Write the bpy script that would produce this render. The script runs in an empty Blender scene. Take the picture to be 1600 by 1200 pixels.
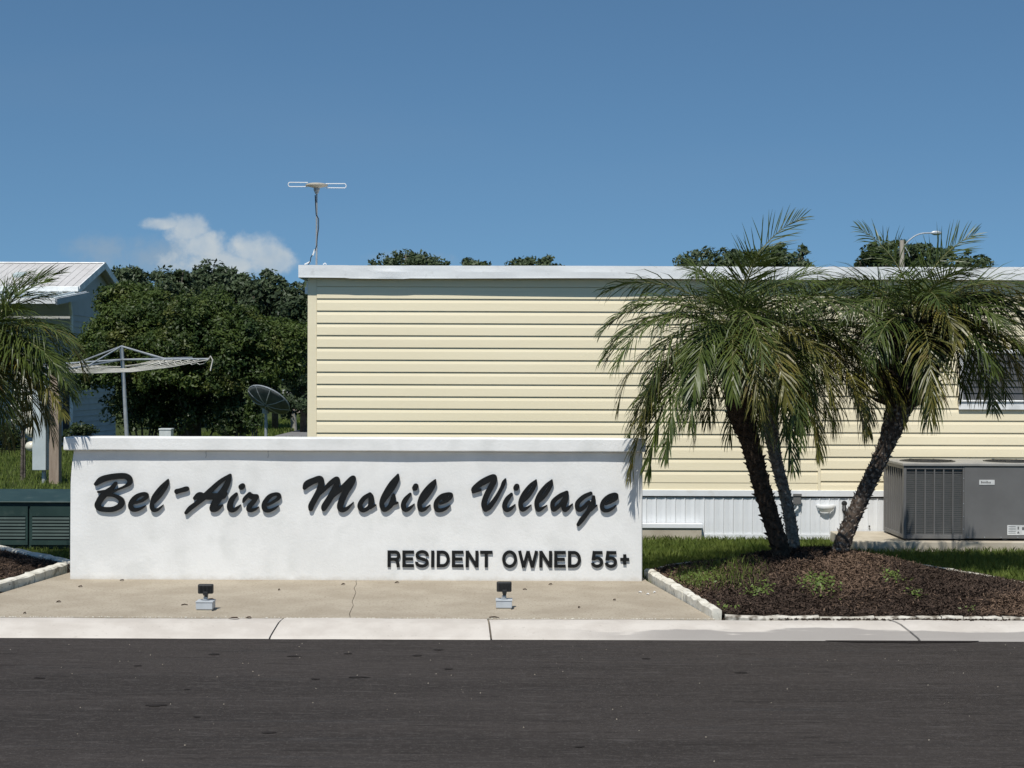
import bpy, bmesh, math, random
import numpy as np
from mathutils import Vector, Matrix
R = math.radians
random.seed(7)
rng = np.random.default_rng(7)
scn = bpy.context.scene
col = scn.collection

# ------------------------------------------------------------------ camera, sky, sun, exposure
F, EYE, HOR, ROLL = 2400.0, 1.72, 590.0, 0.0035
cam_d = bpy.data.cameras.new('camera')
cam_d.sensor_width = 36.0
cam_d.lens = 36.0 * F / 1600.0
cam_d.clip_start, cam_d.clip_end = 0.1, 3000
cam = bpy.data.objects.new('camera', cam_d)
col.objects.link(cam)
cam.matrix_world = (Matrix.Translation((0, 0, EYE)) @ Matrix.Rotation(R(90) - math.atan(10 / F), 4, 'X')
                    @ Matrix.Rotation(ROLL, 4, 'Z'))
scn.camera = cam

SUN_DIR = Vector((0.16, 0.50, -0.86)).normalized()      # the way the light travels
sun_el = math.asin(-SUN_DIR.z)
sun_az = math.atan2(-SUN_DIR.x, -SUN_DIR.y)             # clockwise from +Y
world = bpy.data.worlds.new('World')
scn.world = world
world.use_nodes = True
wn, wl = world.node_tree.nodes, world.node_tree.links
wn.clear()
w_out = wn.new('ShaderNodeOutputWorld')
w_bg = wn.new('ShaderNodeBackground')
w_sky = wn.new('ShaderNodeTexSky')
w_sky.sky_type = 'NISHITA'
w_sky.sun_disc = False
w_sky.sun_elevation = sun_el
w_sky.sun_rotation = sun_az
w_sky.altitude = 0
w_sky.air_density = 0.85
w_sky.dust_density = 0.15
w_sky.ozone_density = 3.0
w_bg.inputs['Strength'].default_value = 0.09
wl.new(w_bg.outputs[0], w_out.inputs[0])
# the whole dome is read a little above the true direction: a clear, dry sky with a thin horizon band
w_tc0 = wn.new('ShaderNodeTexCoord')
w_lift = wn.new('ShaderNodeMapping')
w_lift.vector_type = 'POINT'
w_lift.inputs['Location'].default_value = (0, 0, 0.125)
w_lift.inputs['Scale'].default_value = (1, 1, 0.875)
wl.new(w_tc0.outputs['Generated'], w_lift.inputs[0])
wl.new(w_lift.outputs[0], w_sky.inputs[0])


def wmath(op, a, b=None, c=None, clamp=False):
    n = wn.new('ShaderNodeMath')
    n.operation = op
    n.use_clamp = clamp
    for i, v in enumerate((a, b, c)):
        if v is None:
            continue
        if hasattr(v, 'is_linked') or hasattr(v, 'links'):
            wl.new(v, n.inputs[i])
        else:
            n.inputs[i].default_value = v
    return n.outputs[0]


def wramp(v, lo, hi):
    n = wn.new('ShaderNodeMapRange')
    n.interpolation_type = 'SMOOTHSTEP'
    wl.new(v, n.inputs[0])
    n.inputs[1].default_value, n.inputs[2].default_value = lo, hi
    return n.outputs[0]


# cumulus bank low over the trees: soft lobes in direction space, edges broken by noise
w_tc = wn.new('ShaderNodeTexCoord')
w_sep = wn.new('ShaderNodeSeparateXYZ')
wl.new(w_tc.outputs['Generated'], w_sep.inputs[0])
wy = wmath('MAXIMUM', w_sep.outputs[1], 0.05)
wu = wmath('DIVIDE', w_sep.outputs[0], wy)
wv = wmath('DIVIDE', w_sep.outputs[2], wy)
w_cmb = wn.new('ShaderNodeCombineXYZ')
wl.new(wu, w_cmb.inputs[0]); wl.new(wv, w_cmb.inputs[1])
w_n = wn.new('ShaderNodeTexNoise')
wl.new(w_cmb.outputs[0], w_n.inputs['Vector'])
w_n.inputs['Scale'].default_value = 55
w_n.inputs['Detail'].default_value = 6
w_n.inputs['Roughness'].default_value = 0.62


def lobe_field(lobes, amp):
    best = None
    for (px, py, rx, ry) in lobes:
        du = wmath('MULTIPLY', wmath('SUBTRACT', wu, (px - 800) / F), F / rx)
        dv = wmath('MULTIPLY', wmath('SUBTRACT', wv, (HOR - py) / F), F / ry)
        d = wmath('SQRT', wmath('ADD', wmath('MULTIPLY', du, du), wmath('MULTIPLY', dv, dv)))
        f = wmath('SUBTRACT', 1.0, d)
        best = f if best is None else wmath('MAXIMUM', best, f)
    return wmath('ADD', best, wmath('MULTIPLY', wmath('SUBTRACT', w_n.outputs[0], 0.5), amp))


cl_a = wramp(lobe_field([(292, 360, 46, 28), (258, 352, 44, 13), (318, 386, 50, 30), (392, 394, 56, 34), (425, 410, 50, 24), (352, 414, 115, 28)], 1.5), -0.05, 0.60)
cl_b = wramp(lobe_field([(235, 405, 110, 45), (330, 415, 160, 40), (160, 395, 70, 40), (640, 405, 90, 18)], 1.6), 0.05, 1.0)
w_vor = wn.new('ShaderNodeTexNoise')
wl.new(w_cmb.outputs[0], w_vor.inputs['Vector'])
w_vor.inputs['Scale'].default_value = 3.0
w_vor.inputs['Detail'].default_value = 3
w_map = wn.new('ShaderNodeMapping')
w_map.inputs['Scale'].default_value = (0.6, 3.0, 1)
w_map.inputs['Rotation'].default_value = (0, 0, -0.25)
wl.new(w_cmb.outputs[0], w_map.inputs[0]); wl.new(w_map.outputs[0], w_vor.inputs['Vector'])
thin = wmath('MULTIPLY', wramp(w_vor.outputs[0], 0.45, 0.8), 0.06)


def wmix(fac, a, colour):
    n = wn.new('ShaderNodeMix')
    n.data_type = 'RGBA'
    wl.new(fac, n.inputs[0])
    wl.new(a, n.inputs[6])
    n.inputs[7].default_value = (*colour, 1)
    return n.outputs[2]


SKY_TINT = (0.80, 1.03, 1.05)
w_mul = wn.new('ShaderNodeMix')
w_mul.data_type = 'RGBA'; w_mul.blend_type = 'MULTIPLY'
w_mul.inputs[0].default_value = 1.0
wl.new(w_sky.outputs[0], w_mul.inputs[6])
w_mul.inputs[7].default_value = (*SKY_TINT, 1)
sky_c = wmix(thin, w_mul.outputs[2], (3.9, 4.3, 4.7))
sky_c = wmix(wmath('MULTIPLY', cl_b, 0.42), sky_c, (3.9, 4.5, 5.0))
w_n2 = wn.new('ShaderNodeTexNoise')
wl.new(w_cmb.outputs[0], w_n2.inputs['Vector'])
w_n2.inputs['Scale'].default_value = 34
w_n2.inputs['Detail'].default_value = 4
w_n2.inputs['Roughness'].default_value = 0.5
puff = wmath('MULTIPLY', cl_a, wmath('ADD', 0.48, wmath('MULTIPLY', wramp(w_n2.outputs[0], 0.34, 0.66), 0.44)))
sky_c = wmix(puff, sky_c, (6.4, 6.9, 7.1))
wl.new(sky_c, w_bg.inputs['Color'])

sun_d = bpy.data.lights.new('sun', 'SUN')
sun_d.energy = 4.6
sun_d.angle = R(0.53)
sun_d.color = (1.0, 0.965, 0.91)
sun = bpy.data.objects.new('sun', sun_d)
col.objects.link(sun)
sun.rotation_euler = SUN_DIR.to_track_quat('-Z', 'Y').to_euler()
scn.view_settings.view_transform = 'Standard'
scn.view_settings.look = 'None'
scn.view_settings.exposure = 0.0
scn.view_settings.gamma = 1.0
scn.view_settings.use_curve_mapping = False


def at(x, y, Y):
    """world point at distance Y that the photograph shows at pixel (x, y)"""
    xu = x + (y - 600) * ROLL
    yu = y - (x - 800) * ROLL
    return Vector(((xu - 800) / F * Y, Y, EYE - (yu - HOR) / F * Y))


# ------------------------------------------------------------------ materials
def pmat(name, c1, c2=None, rough=0.6, spec=0.4, metal=0.0, scale=6.0, detail=5.0, lo=0.35, hi=0.65,
         bump=0.0, bscale=60.0, bdist=0.01, c3=None, scale3=40.0, lo3=0.6, hi3=0.75, stretch=(1, 1, 1), trans=0.0, coord='Object'):
    m = bpy.data.materials.new(name)
    m.use_nodes = True
    nt = m.node_tree
    n, l = nt.nodes, nt.links
    b = n['Principled BSDF']
    b.inputs['Roughness'].default_value = rough
    b.inputs['Metallic'].default_value = metal
    b.inputs['Specular IOR Level'].default_value = spec
    tc = n.new('ShaderNodeTexCoord')
    mp = n.new('ShaderNodeMapping')
    mp.inputs['Scale'].default_value = stretch
    l.new(tc.outputs[coord], mp.inputs[0])
    cur = None
    if c2 is None:
        c2 = tuple(v * 1.15 for v in c1)
        c1 = tuple(v * 0.87 for v in c1)
    nz = n.new('ShaderNodeTexNoise')
    nz.inputs['Scale'].default_value = scale
    nz.inputs['Detail'].default_value = detail
    nz.inputs['Roughness'].default_value = 0.6
    l.new(mp.outputs[0], nz.inputs['Vector'])
    mr = n.new('ShaderNodeMapRange')
    mr.interpolation_type = 'SMOOTHSTEP'
    mr.inputs[1].default_value, mr.inputs[2].default_value = lo, hi
    l.new(nz.outputs[0], mr.inputs[0])
    mx = n.new('ShaderNodeMix')
    mx.data_type = 'RGBA'
    l.new(mr.outputs[0], mx.inputs[0])
    mx.inputs[6].default_value = (*c1, 1)
    mx.inputs[7].default_value = (*c2, 1)
    cur = mx.outputs[2]
    if c3 is not None:
        n3 = n.new('ShaderNodeTexNoise')
        n3.inputs['Scale'].default_value = scale3
        n3.inputs['Detail'].default_value = 4
        l.new(mp.outputs[0], n3.inputs['Vector'])
        m3 = n.new('ShaderNodeMapRange')
        m3.inputs[1].default_value, m3.inputs[2].default_value = lo3, hi3
        l.new(n3.outputs[0], m3.inputs[0])
        x3 = n.new('ShaderNodeMix')
        x3.data_type = 'RGBA'
        l.new(m3.outputs[0], x3.inputs[0])
        l.new(cur, x3.inputs[6])
        x3.inputs[7].default_value = (*c3, 1)
        cur = x3.outputs[2]
    l.new(cur, b.inputs['Base Color'])
    if bump > 0:
        bn = n.new('ShaderNodeTexNoise')
        bn.inputs['Scale'].default_value = bscale
        bn.inputs['Detail'].default_value = 6
        bn.inputs['Roughness'].default_value = 0.65
        l.new(mp.outputs[0], bn.inputs['Vector'])
        bp = n.new('ShaderNodeBump')
        bp.inputs['Strength'].default_value = bump
        bp.inputs['Distance'].default_value = bdist
        l.new(bn.outputs[0], bp.inputs['Height'])
        l.new(bp.outputs[0], b.inputs['Normal'])
    if trans > 0:
        tr = n.new('ShaderNodeBsdfTranslucent')
        l.new(cur, tr.inputs['Color'])
        ms = n.new('ShaderNodeMixShader')
        ms.inputs[0].default_value = trans
        l.new(b.outputs[0], ms.inputs[1])
        l.new(tr.outputs[0], ms.inputs[2])
        l.new(ms.outputs[0], n['Material Output'].inputs[0])
    return m


M = {}
M['stucco'] = pmat('stucco', (0.715, 0.71, 0.68), (0.78, 0.775, 0.745), rough=0.85, spec=0.2, scale=2.2, bump=0.24, bscale=42, bdist=0.010,
                   c3=(0.66, 0.66, 0.63), scale3=5, lo3=0.52, hi3=0.8)
M['letter'] = pmat('letter_paint', (0.0075, 0.008, 0.008), (0.011, 0.0115, 0.011), rough=0.5, spec=0.22, scale=20)
M['asphalt'] = None
M['concrete'] = pmat('concrete_pad', (0.335, 0.285, 0.215), (0.405, 0.352, 0.272), rough=0.9, spec=0.2, scale=2.0, bump=0.35, bscale=120, bdist=0.006,
                     c3=(0.20, 0.16, 0.11), scale3=55, lo3=0.56, hi3=0.72)
M['slab'] = pmat('equipment_slab', (0.40, 0.35, 0.27), (0.48, 0.43, 0.34), rough=0.9, spec=0.2, scale=5, bump=0.3, bscale=90, bdist=0.006)
M['edging'] = pmat('edging_paint', (0.62, 0.585, 0.49), (0.72, 0.69, 0.60), rough=0.85, spec=0.2, scale=9, bump=0.35, bscale=40, bdist=0.006,
                   c3=(0.20, 0.18, 0.14), scale3=14, lo3=0.52, hi3=0.75)
M['edging_dirty'] = pmat('edging_dirty', (0.42, 0.385, 0.32), (0.60, 0.565, 0.49), rough=0.9, spec=0.15, scale=7, bump=0.4, bscale=40, bdist=0.006,
                   c3=(0.13, 0.11, 0.085), scale3=15, lo3=0.50, hi3=0.68)
M['soil'] = pmat('mulch_soil', (0.028, 0.020, 0.015), (0.06, 0.042, 0.030), rough=0.95, spec=0.1, scale=18, bump=1.0, bscale=50, bdist=0.03)
M['chip'] = pmat('mulch_chips', (0.026, 0.019, 0.015), (0.088, 0.060, 0.045), rough=0.9, spec=0.12, scale=60, detail=3, lo=0.38, hi=0.66,
                 c3=(0.17, 0.115, 0.08), scale3=75, lo3=0.60, hi3=0.70)
M['straw'] = pmat('pine_straw', (0.085, 0.055, 0.038), (0.20, 0.135, 0.092), rough=0.9, spec=0.12, scale=60, detail=3)
M['turf'] = pmat('turf', (0.040, 0.056, 0.015), (0.075, 0.095, 0.028), rough=0.9, spec=0.1, scale=1.6, bump=1.0, bscale=60, bdist=0.04,
                 c3=(0.105, 0.10, 0.04), scale3=7, lo3=0.58, hi3=0.8)
M['blade'] = pmat('grass_blade', (0.090, 0.135, 0.025), (0.185, 0.230, 0.050), rough=0.55, spec=0.25, scale=3.0, trans=0.3,
                  c3=(0.21, 0.20, 0.07), scale3=30, lo3=0.62, hi3=0.75)
M['siding'] = pmat('vinyl_siding', (0.82, 0.728, 0.51), (0.85, 0.758, 0.54), rough=0.5, spec=0.3, scale=1.2, bump=0.08, bscale=40, stretch=(0.3, 1, 3))
M['white_metal'] = pmat('white_metal', (0.79, 0.795, 0.78), (0.84, 0.845, 0.83), rough=0.4, spec=0.45, scale=2.5, bump=0.12, bscale=5, bdist=0.03,
                        c3=(0.60, 0.60, 0.585), scale3=9, lo3=0.62, hi3=0.8)
M['skirt'] = pmat('skirting_vinyl', (0.70, 0.715, 0.72), (0.77, 0.785, 0.79), rough=0.5, spec=0.35, scale=3, c3=(0.62, 0.60, 0.54), scale3=5, lo3=0.6, hi3=0.8)
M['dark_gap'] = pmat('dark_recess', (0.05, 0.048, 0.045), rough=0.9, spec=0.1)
M['dark_tar'] = pmat('tar', (0.014, 0.011, 0.010), rough=0.8, spec=0.15)  # near-black tone of the strip along the kerb foot
M['tar_faint'] = pmat('tar_mark', (0.019, 0.016, 0.0145), (0.027, 0.023, 0.021), rough=0.85, spec=0.12, scale=30)
M['soffit'] = pmat('soffit', (0.55, 0.53, 0.47), rough=0.6)
M['roof_white'] = pmat('roof_coating', (0.62, 0.62, 0.60), (0.72, 0.72, 0.70), rough=0.7, scale=1.5)
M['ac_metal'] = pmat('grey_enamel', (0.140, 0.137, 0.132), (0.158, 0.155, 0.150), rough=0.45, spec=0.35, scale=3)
M['ac_dark'] = pmat('coil_fins', (0.085, 0.095, 0.093), (0.12, 0.124, 0.12), rough=0.5, metal=0.3, scale=14, bump=0.5, bscale=220, stretch=(1, 1, 6))
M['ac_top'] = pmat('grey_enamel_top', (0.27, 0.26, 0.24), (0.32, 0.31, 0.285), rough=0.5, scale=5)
M['galv'] = pmat('galvanised', (0.33, 0.35, 0.36), (0.42, 0.44, 0.45), rough=0.5, metal=0.3, scale=14)
M['grey_box'] = pmat('grey_pvc', (0.40, 0.43, 0.45), (0.46, 0.49, 0.51), rough=0.5, scale=9)
M['black_plastic'] = pmat('black_housing', (0.018, 0.018, 0.018), (0.03, 0.03, 0.029), rough=0.45, scale=22)
M['green_metal'] = pmat('green_enamel', (0.020, 0.041, 0.036), (0.028, 0.054, 0.047), rough=0.5, spec=0.3, scale=4, c3=(0.055, 0.075, 0.066), scale3=8, lo3=0.6, hi3=0.8)  # enamel set darker so its colour carries part of the palm's shade
M['wood_post'] = pmat('weathered_wood', (0.27, 0.205, 0.155), (0.36, 0.285, 0.22), rough=0.9, spec=0.15, scale=5, stretch=(6, 6, 0.5), bump=0.4, bscale=18,
                      c3=(0.18, 0.13, 0.10), scale3=12, lo3=0.62, hi3=0.75)
M['cabinet'] = pmat('cabinet_grey', (0.44, 0.49, 0.49), (0.50, 0.55, 0.55), rough=0.5, scale=3)
M['meter'] = pmat('meter_cover', (0.62, 0.58, 0.46), (0.70, 0.66, 0.54), rough=0.25, spec=0.6, scale=8)
M['house_wall'] = pmat('grey_siding', (0.43, 0.44, 0.43), (0.47, 0.48, 0.47), rough=0.6, scale=2)
M['metal_roof'] = pmat('pale_metal_roof', (0.46, 0.445, 0.425), (0.53, 0.515, 0.495), rough=0.6, scale=0.8, c3=(0.40, 0.385, 0.365), scale3=3, lo3=0.6, hi3=0.8)
M['trim_white'] = pmat('white_trim', (0.74, 0.74, 0.72), rough=0.5, scale=4)
M['fiberglass'] = pmat('translucent_panel', (0.46, 0.54, 0.53), (0.54, 0.61, 0.60), rough=0.4, scale=1.5)
M['dish'] = pmat('dish_mesh', (0.075, 0.082, 0.082), (0.11, 0.118, 0.118), rough=0.5, scale=12)
M['cord'] = pmat('clothes_cord', (0.60, 0.57, 0.50), rough=0.8, scale=10)
M['post_white'] = pmat('painted_post', (0.50, 0.53, 0.51), (0.60, 0.63, 0.61), rough=0.7, scale=10, bump=0.3)
M['tan_wall'] = pmat('tan_wall', (0.36, 0.29, 0.25), rough=0.8)
M['concrete_post'] = pmat('concrete_post', (0.30, 0.28, 0.235), (0.38, 0.36, 0.31), rough=0.9, scale=6)
M['glass_dark'] = pmat('window_glass', (0.02, 0.022, 0.024), rough=0.12, spec=0.6)
M['blind'] = pmat('window_slat', (0.09, 0.09, 0.092), rough=0.4)
M['bark'] = pmat('bark', (0.075, 0.062, 0.05), (0.14, 0.12, 0.10), rough=0.95, scale=8, bump=0.8, bscale=20, bdist=0.03)
M['palm_bark'] = pmat('palm_bark', (0.045, 0.034, 0.027), (0.12, 0.092, 0.072), rough=0.95, spec=0.1, scale=26, bump=1.0, bscale=55, bdist=0.02,
                      c3=(0.36, 0.34, 0.31), scale3=24, lo3=0.58, hi3=0.72)
M['palm_bark_dark'] = pmat('palm_bark_dark', (0.036, 0.027, 0.020), (0.075, 0.056, 0.042), rough=0.95, spec=0.1, scale=26, bump=1.0, bscale=55, bdist=0.02)
M['palm_bark_grey'] = pmat('palm_bark_grey', (0.13, 0.11, 0.09), (0.30, 0.275, 0.235), rough=0.95, spec=0.1, scale=22, bump=1.0, bscale=55, bdist=0.02,
                           c3=(0.40, 0.39, 0.36), scale3=26, lo3=0.60, hi3=0.72)
M['scar'] = pmat('leaf_scar', (0.15, 0.12, 0.095), (0.30, 0.265, 0.225), rough=0.9, spec=0.1, scale=20, c3=(0.42, 0.40, 0.37), scale3=16, lo3=0.6, hi3=0.75)
M['frond'] = pmat('palm_leaflet', (0.046, 0.070, 0.014), (0.092, 0.120, 0.025), rough=0.40, spec=0.36, scale=5, trans=0.22)
M['frond_yellow'] = pmat('palm_leaflet_yellow', (0.085, 0.092, 0.018), (0.175, 0.155, 0.034), rough=0.4, spec=0.45, scale=6, trans=0.28,
                         c3=(0.20, 0.125, 0.05), scale3=9, lo3=0.6, hi3=0.75)
M['frond_brown'] = pmat('palm_leaflet_dead', (0.11, 0.065, 0.03), (0.22, 0.13, 0.055), rough=0.7, spec=0.2, scale=9, trans=0.15)
M['rachis'] = pmat('palm_rachis', (0.10, 0.105, 0.035), (0.17, 0.165, 0.06), rough=0.5, scale=8)
M['vine'] = pmat('vine_leaf', (0.028, 0.052, 0.012), (0.078, 0.112, 0.023), rough=0.5, spec=0.3, scale=0.9, detail=3, trans=0.25,
                 c3=(0.13, 0.135, 0.028), scale3=1.4, lo3=0.54, hi3=0.74)
M['oak'] = pmat('oak_leaf', (0.038, 0.058, 0.026), (0.072, 0.100, 0.046), rough=0.5, spec=0.3, scale=0.7, trans=0.22)  # greyed and lightened: distance haze is mixed into the leaf colour
M['oak_far'] = pmat('far_leaf', (0.040, 0.060, 0.026), (0.078, 0.106, 0.046), rough=0.55, spec=0.3, scale=0.5, trans=0.22)  # lighter leaf colour carries the haze of the distance
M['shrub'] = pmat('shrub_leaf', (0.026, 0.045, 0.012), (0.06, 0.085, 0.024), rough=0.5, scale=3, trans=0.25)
M['pale_leaf'] = pmat('variegated_leaf', (0.06, 0.085, 0.04), (0.62, 0.60, 0.52), rough=0.5, scale=16, detail=1, lo=0.47, hi=0.53, trans=0.2)  # dark leaves with pale speckles set by noise
M['weed'] = pmat('weed_leaf', (0.10, 0.15, 0.030), (0.17, 0.235, 0.05), rough=0.5, scale=12, trans=0.3)
M['twig'] = pmat('dead_leaf', (0.035, 0.024, 0.016), (0.08, 0.05, 0.03), rough=0.9, scale=30)
M['beige'] = pmat('antenna_shell', (0.52, 0.47, 0.38), rough=0.5, scale=12)
M['lamp_metal'] = pmat('lamp_arm', (0.55, 0.57, 0.58), rough=0.35, metal=0.4, scale=6)
M['pole_wood'] = pmat('pole_wood', (0.36, 0.31, 0.25), (0.45, 0.40, 0.33), rough=0.9, scale=4, stretch=(4, 4, 0.4))
M['label_white'] = pmat('label_paper', (0.66, 0.66, 0.64), rough=0.5, scale=8)
M['print'] = pmat('label_print', (0.13, 0.13, 0.13), rough=0.6, scale=8)
M['driveway'] = pmat('driveway', (0.16, 0.155, 0.15), (0.20, 0.195, 0.19), rough=0.9, scale=2)


def asphalt_mat():
    m = bpy.data.materials.new('asphalt')
    m.use_nodes = True
    n, l = m.node_tree.nodes, m.node_tree.links
    b = n['Principled BSDF']
    b.inputs['Roughness'].default_value = 0.82
    b.inputs['Specular IOR Level'].default_value = 0.12
    tc = n.new('ShaderNodeTexCoord')

    def noise(scale, st, det=5):
        mp = n.new('ShaderNodeMapping')
        mp.inputs['Scale'].default_value = st
        l.new(tc.outputs['Object'], mp.inputs[0])
        z = n.new('ShaderNodeTexNoise')
        z.inputs['Scale'].default_value = scale
        z.inputs['Detail'].default_value = det
        z.inputs['Roughness'].default_value = 0.6
        l.new(mp.outputs[0], z.inputs['Vector'])
        return z.outputs[0]

    def rng_(v, lo, hi):
        r = n.new('ShaderNodeMapRange')
        r.interpolation_type = 'SMOOTHSTEP'
        l.new(v, r.inputs[0])
        r.inputs[1].default_value, r.inputs[2].default_value = lo, hi
        return r.outputs[0]

    def mix(f, a, bb):
        x = n.new('ShaderNodeMix')
        x.data_type = 'RGBA'
        l.new(f, x.inputs[0])
        for i, v in ((6, a), (7, bb)):
            if isinstance(v, tuple):
                x.inputs[i].default_value = (*v, 1)
            else:
                l.new(v, x.inputs[i])
        return x.outputs[2]
    def mul(v, k):
        q = n.new('ShaderNodeMath')
        q.operation = 'MULTIPLY'
        l.new(v, q.inputs[0])
        q.inputs[1].default_value = k
        return q.outputs[0]
    c = mix(rng_(noise(1.0, (0.25, 2.2, 1)), 0.35, 0.65), (0.034, 0.029, 0.026), (0.047, 0.040, 0.036))
    c = mix(rng_(noise(2.2, (0.18, 4.5, 1), 3), 0.56, 0.72), c, (0.040, 0.036, 0.034))
    c = mix(rng_(noise(14, (0.3, 1.6, 1), 4), 0.52, 0.75), c, (0.072, 0.064, 0.059))
    c = mix(rng_(noise(16, (0.35, 1.8, 1), 4), 0.56, 0.76), c, (0.031, 0.027, 0.025))
    c = mix(rng_(noise(55, (1, 1.6, 1), 2), 0.58, 0.72), c, (0.100, 0.091, 0.084))
    c = mix(rng_(noise(70, (1, 1.6, 1), 2), 0.56, 0.72), c, (0.022, 0.0195, 0.018))
    c = mix(mul(rng_(noise(5.0, (0.35, 4.0, 1), 2), 0.605, 0.66), 0.6), c, (0.020, 0.017, 0.015))
    c = mix(mul(rng_(noise(26, (0.8, 1.3, 1), 3), 0.50, 0.70), 0.55), c, (0.074, 0.065, 0.059))    # tarry and tyre scuffs
    c = mix(rng_(noise(38, (1, 1, 1), 1), 0.80, 0.83), c, (0.22, 0.20, 0.18))               # pale grit
    l.new(c, b.inputs['Base Color'])
    bp = n.new('ShaderNodeBump')
    bp.inputs['Strength'].default_value = 0.7
    bp.inputs['Distance'].default_value = 0.008
    l.new(noise(130, (1, 1, 1), 4), bp.inputs['Height'])
    l.new(bp.outputs[0], b.inputs['Normal'])
    return m


M['asphalt'] = asphalt_mat()


def splash(m):
    """soil splashed over the lowest few centimetres of a wall"""
    n, l = m.node_tree.nodes, m.node_tree.links
    b = n['Principled BSDF']
    cur = b.inputs['Base Color'].links[0].from_socket
    geo = n.new('ShaderNodeNewGeometry')
    sep = n.new('ShaderNodeSeparateXYZ')
    l.new(geo.outputs['Position'], sep.inputs[0])
    nz = n.new('ShaderNodeTexNoise')
    nz.inputs['Scale'].default_value = 9
    nz.inputs['Detail'].default_value = 7
    nz.inputs['Roughness'].default_value = 0.7
    l.new(geo.outputs['Position'], nz.inputs['Vector'])
    a = n.new('ShaderNodeMath')
    a.operation = 'MULTIPLY_ADD'
    l.new(nz.outputs[0], a.inputs[0])
    a.inputs[1].default_value = -0.11
    l.new(sep.outputs[2], a.inputs[2])
    r = n.new('ShaderNodeMapRange')
    r.interpolation_type = 'SMOOTHSTEP'
    l.new(a.outputs[0], r.inputs[0])
    r.inputs[1].default_value, r.inputs[2].default_value = -0.01, -0.07
    k = n.new('ShaderNodeMath')
    k.operation = 'MULTIPLY'
    l.new(r.outputs[0], k.inputs[0])
    k.inputs[1].default_value = 0.38
    x = n.new('ShaderNodeMix')
    x.data_type = 'RGBA'
    l.new(k.outputs[0], x.inputs[0])
    l.new(cur, x.inputs[6])
    x.inputs[7].default_value = (0.40, 0.34, 0.25, 1)
    l.new(x.outputs[2], b.inputs['Base Color'])


splash(M['stucco'])


def kerb_mat():
    """white paint on concrete, worn off along the lower face towards the right"""
    m = pmat('kerb_paint', (0.50, 0.455, 0.40), (0.58, 0.535, 0.475), rough=0.8, spec=0.2, scale=3, bump=0.35, bscale=60, bdist=0.008)
    n, l = m.node_tree.nodes, m.node_tree.links
    b = n['Principled BSDF']
    cur = b.inputs['Base Color'].links[0].from_socket
    geo = n.new('ShaderNodeNewGeometry')
    sep = n.new('ShaderNodeSeparateXYZ')
    l.new(geo.outputs['Position'], sep.inputs[0])

    def mth(op, a, bb):
        x = n.new('ShaderNodeMath')
        x.operation = op
        for i, v in enumerate((a, bb)):
            if isinstance(v, (int, float)):
                x.inputs[i].default_value = v
            else:
                l.new(v, x.inputs[i])
        return x.outputs[0]

    def sst(v, lo, hi):
        r = n.new('ShaderNodeMapRange')
        r.interpolation_type = 'SMOOTHSTEP'
        l.new(v, r.inputs[0])
        r.inputs[1].default_value, r.inputs[2].default_value = lo, hi
        return r.outputs[0]
    nz = n.new('ShaderNodeTexNoise')
    nz.inputs['Scale'].default_value = 2.2
    nz.inputs['Detail'].default_value = 7
    mp = n.new('ShaderNodeMapping')
    mp.inputs['Scale'].default_value = (0.7, 4, 4)
    l.new(geo.outputs['Position'], mp.inputs[0])
    l.new(mp.outputs[0], nz.inputs['Vector'])
    low = sst(sep.outputs[1], 10.86, 10.52)
    right = sst(sep.outputs[0], 0.1, 1.3)
    f = sst(mth('ADD', mth('MULTIPLY', low, 0.62), mth('SUBTRACT', nz.outputs[0], 0.5)), 0.30, 0.40)
    f = mth('MULTIPLY', f, mth('MULTIPLY', right, 0.85))
    x = n.new('ShaderNodeMix')
    x.data_type = 'RGBA'
    l.new(f, x.inputs[0])
    l.new(cur, x.inputs[6])
    x.inputs[7].default_value = (0.27, 0.25, 0.23, 1)
    n2 = n.new('ShaderNodeTexNoise')
    n2.inputs['Scale'].default_value = 30
    n2.inputs['Detail'].default_value = 6
    l.new(geo.outputs['Position'], n2.inputs['Vector'])
    g = mth('MULTIPLY', sst(n2.outputs[0], 0.64, 0.74), 0.4)
    x2 = n.new('ShaderNodeMix')
    x2.data_type = 'RGBA'
    l.new(g, x2.inputs[0])
    l.new(x.outputs[2], x2.inputs[6])
    x2.inputs[7].default_value = (0.30, 0.27, 0.23, 1)
    l.new(x2.outputs[2], b.inputs['Base Color'])
    return m


M['kerb'] = kerb_mat()


# ------------------------------------------------------------------ object helpers
def tag(o, label=None, cat=None, group=None, kind=None):
    if label: o['label'] = label
    if cat: o['category'] = cat
    if group: o['group'] = group
    if kind: o['kind'] = kind
    return o


def empty(name, loc, label=None, cat=None, group=None, kind=None, rz=0.0):
    o = bpy.data.objects.new(name, None)
    o.empty_display_size = 0.1
    col.objects.link(o)
    o.location = loc
    o.rotation_euler.z = rz
    return tag(o, label, cat, group, kind)


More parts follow.
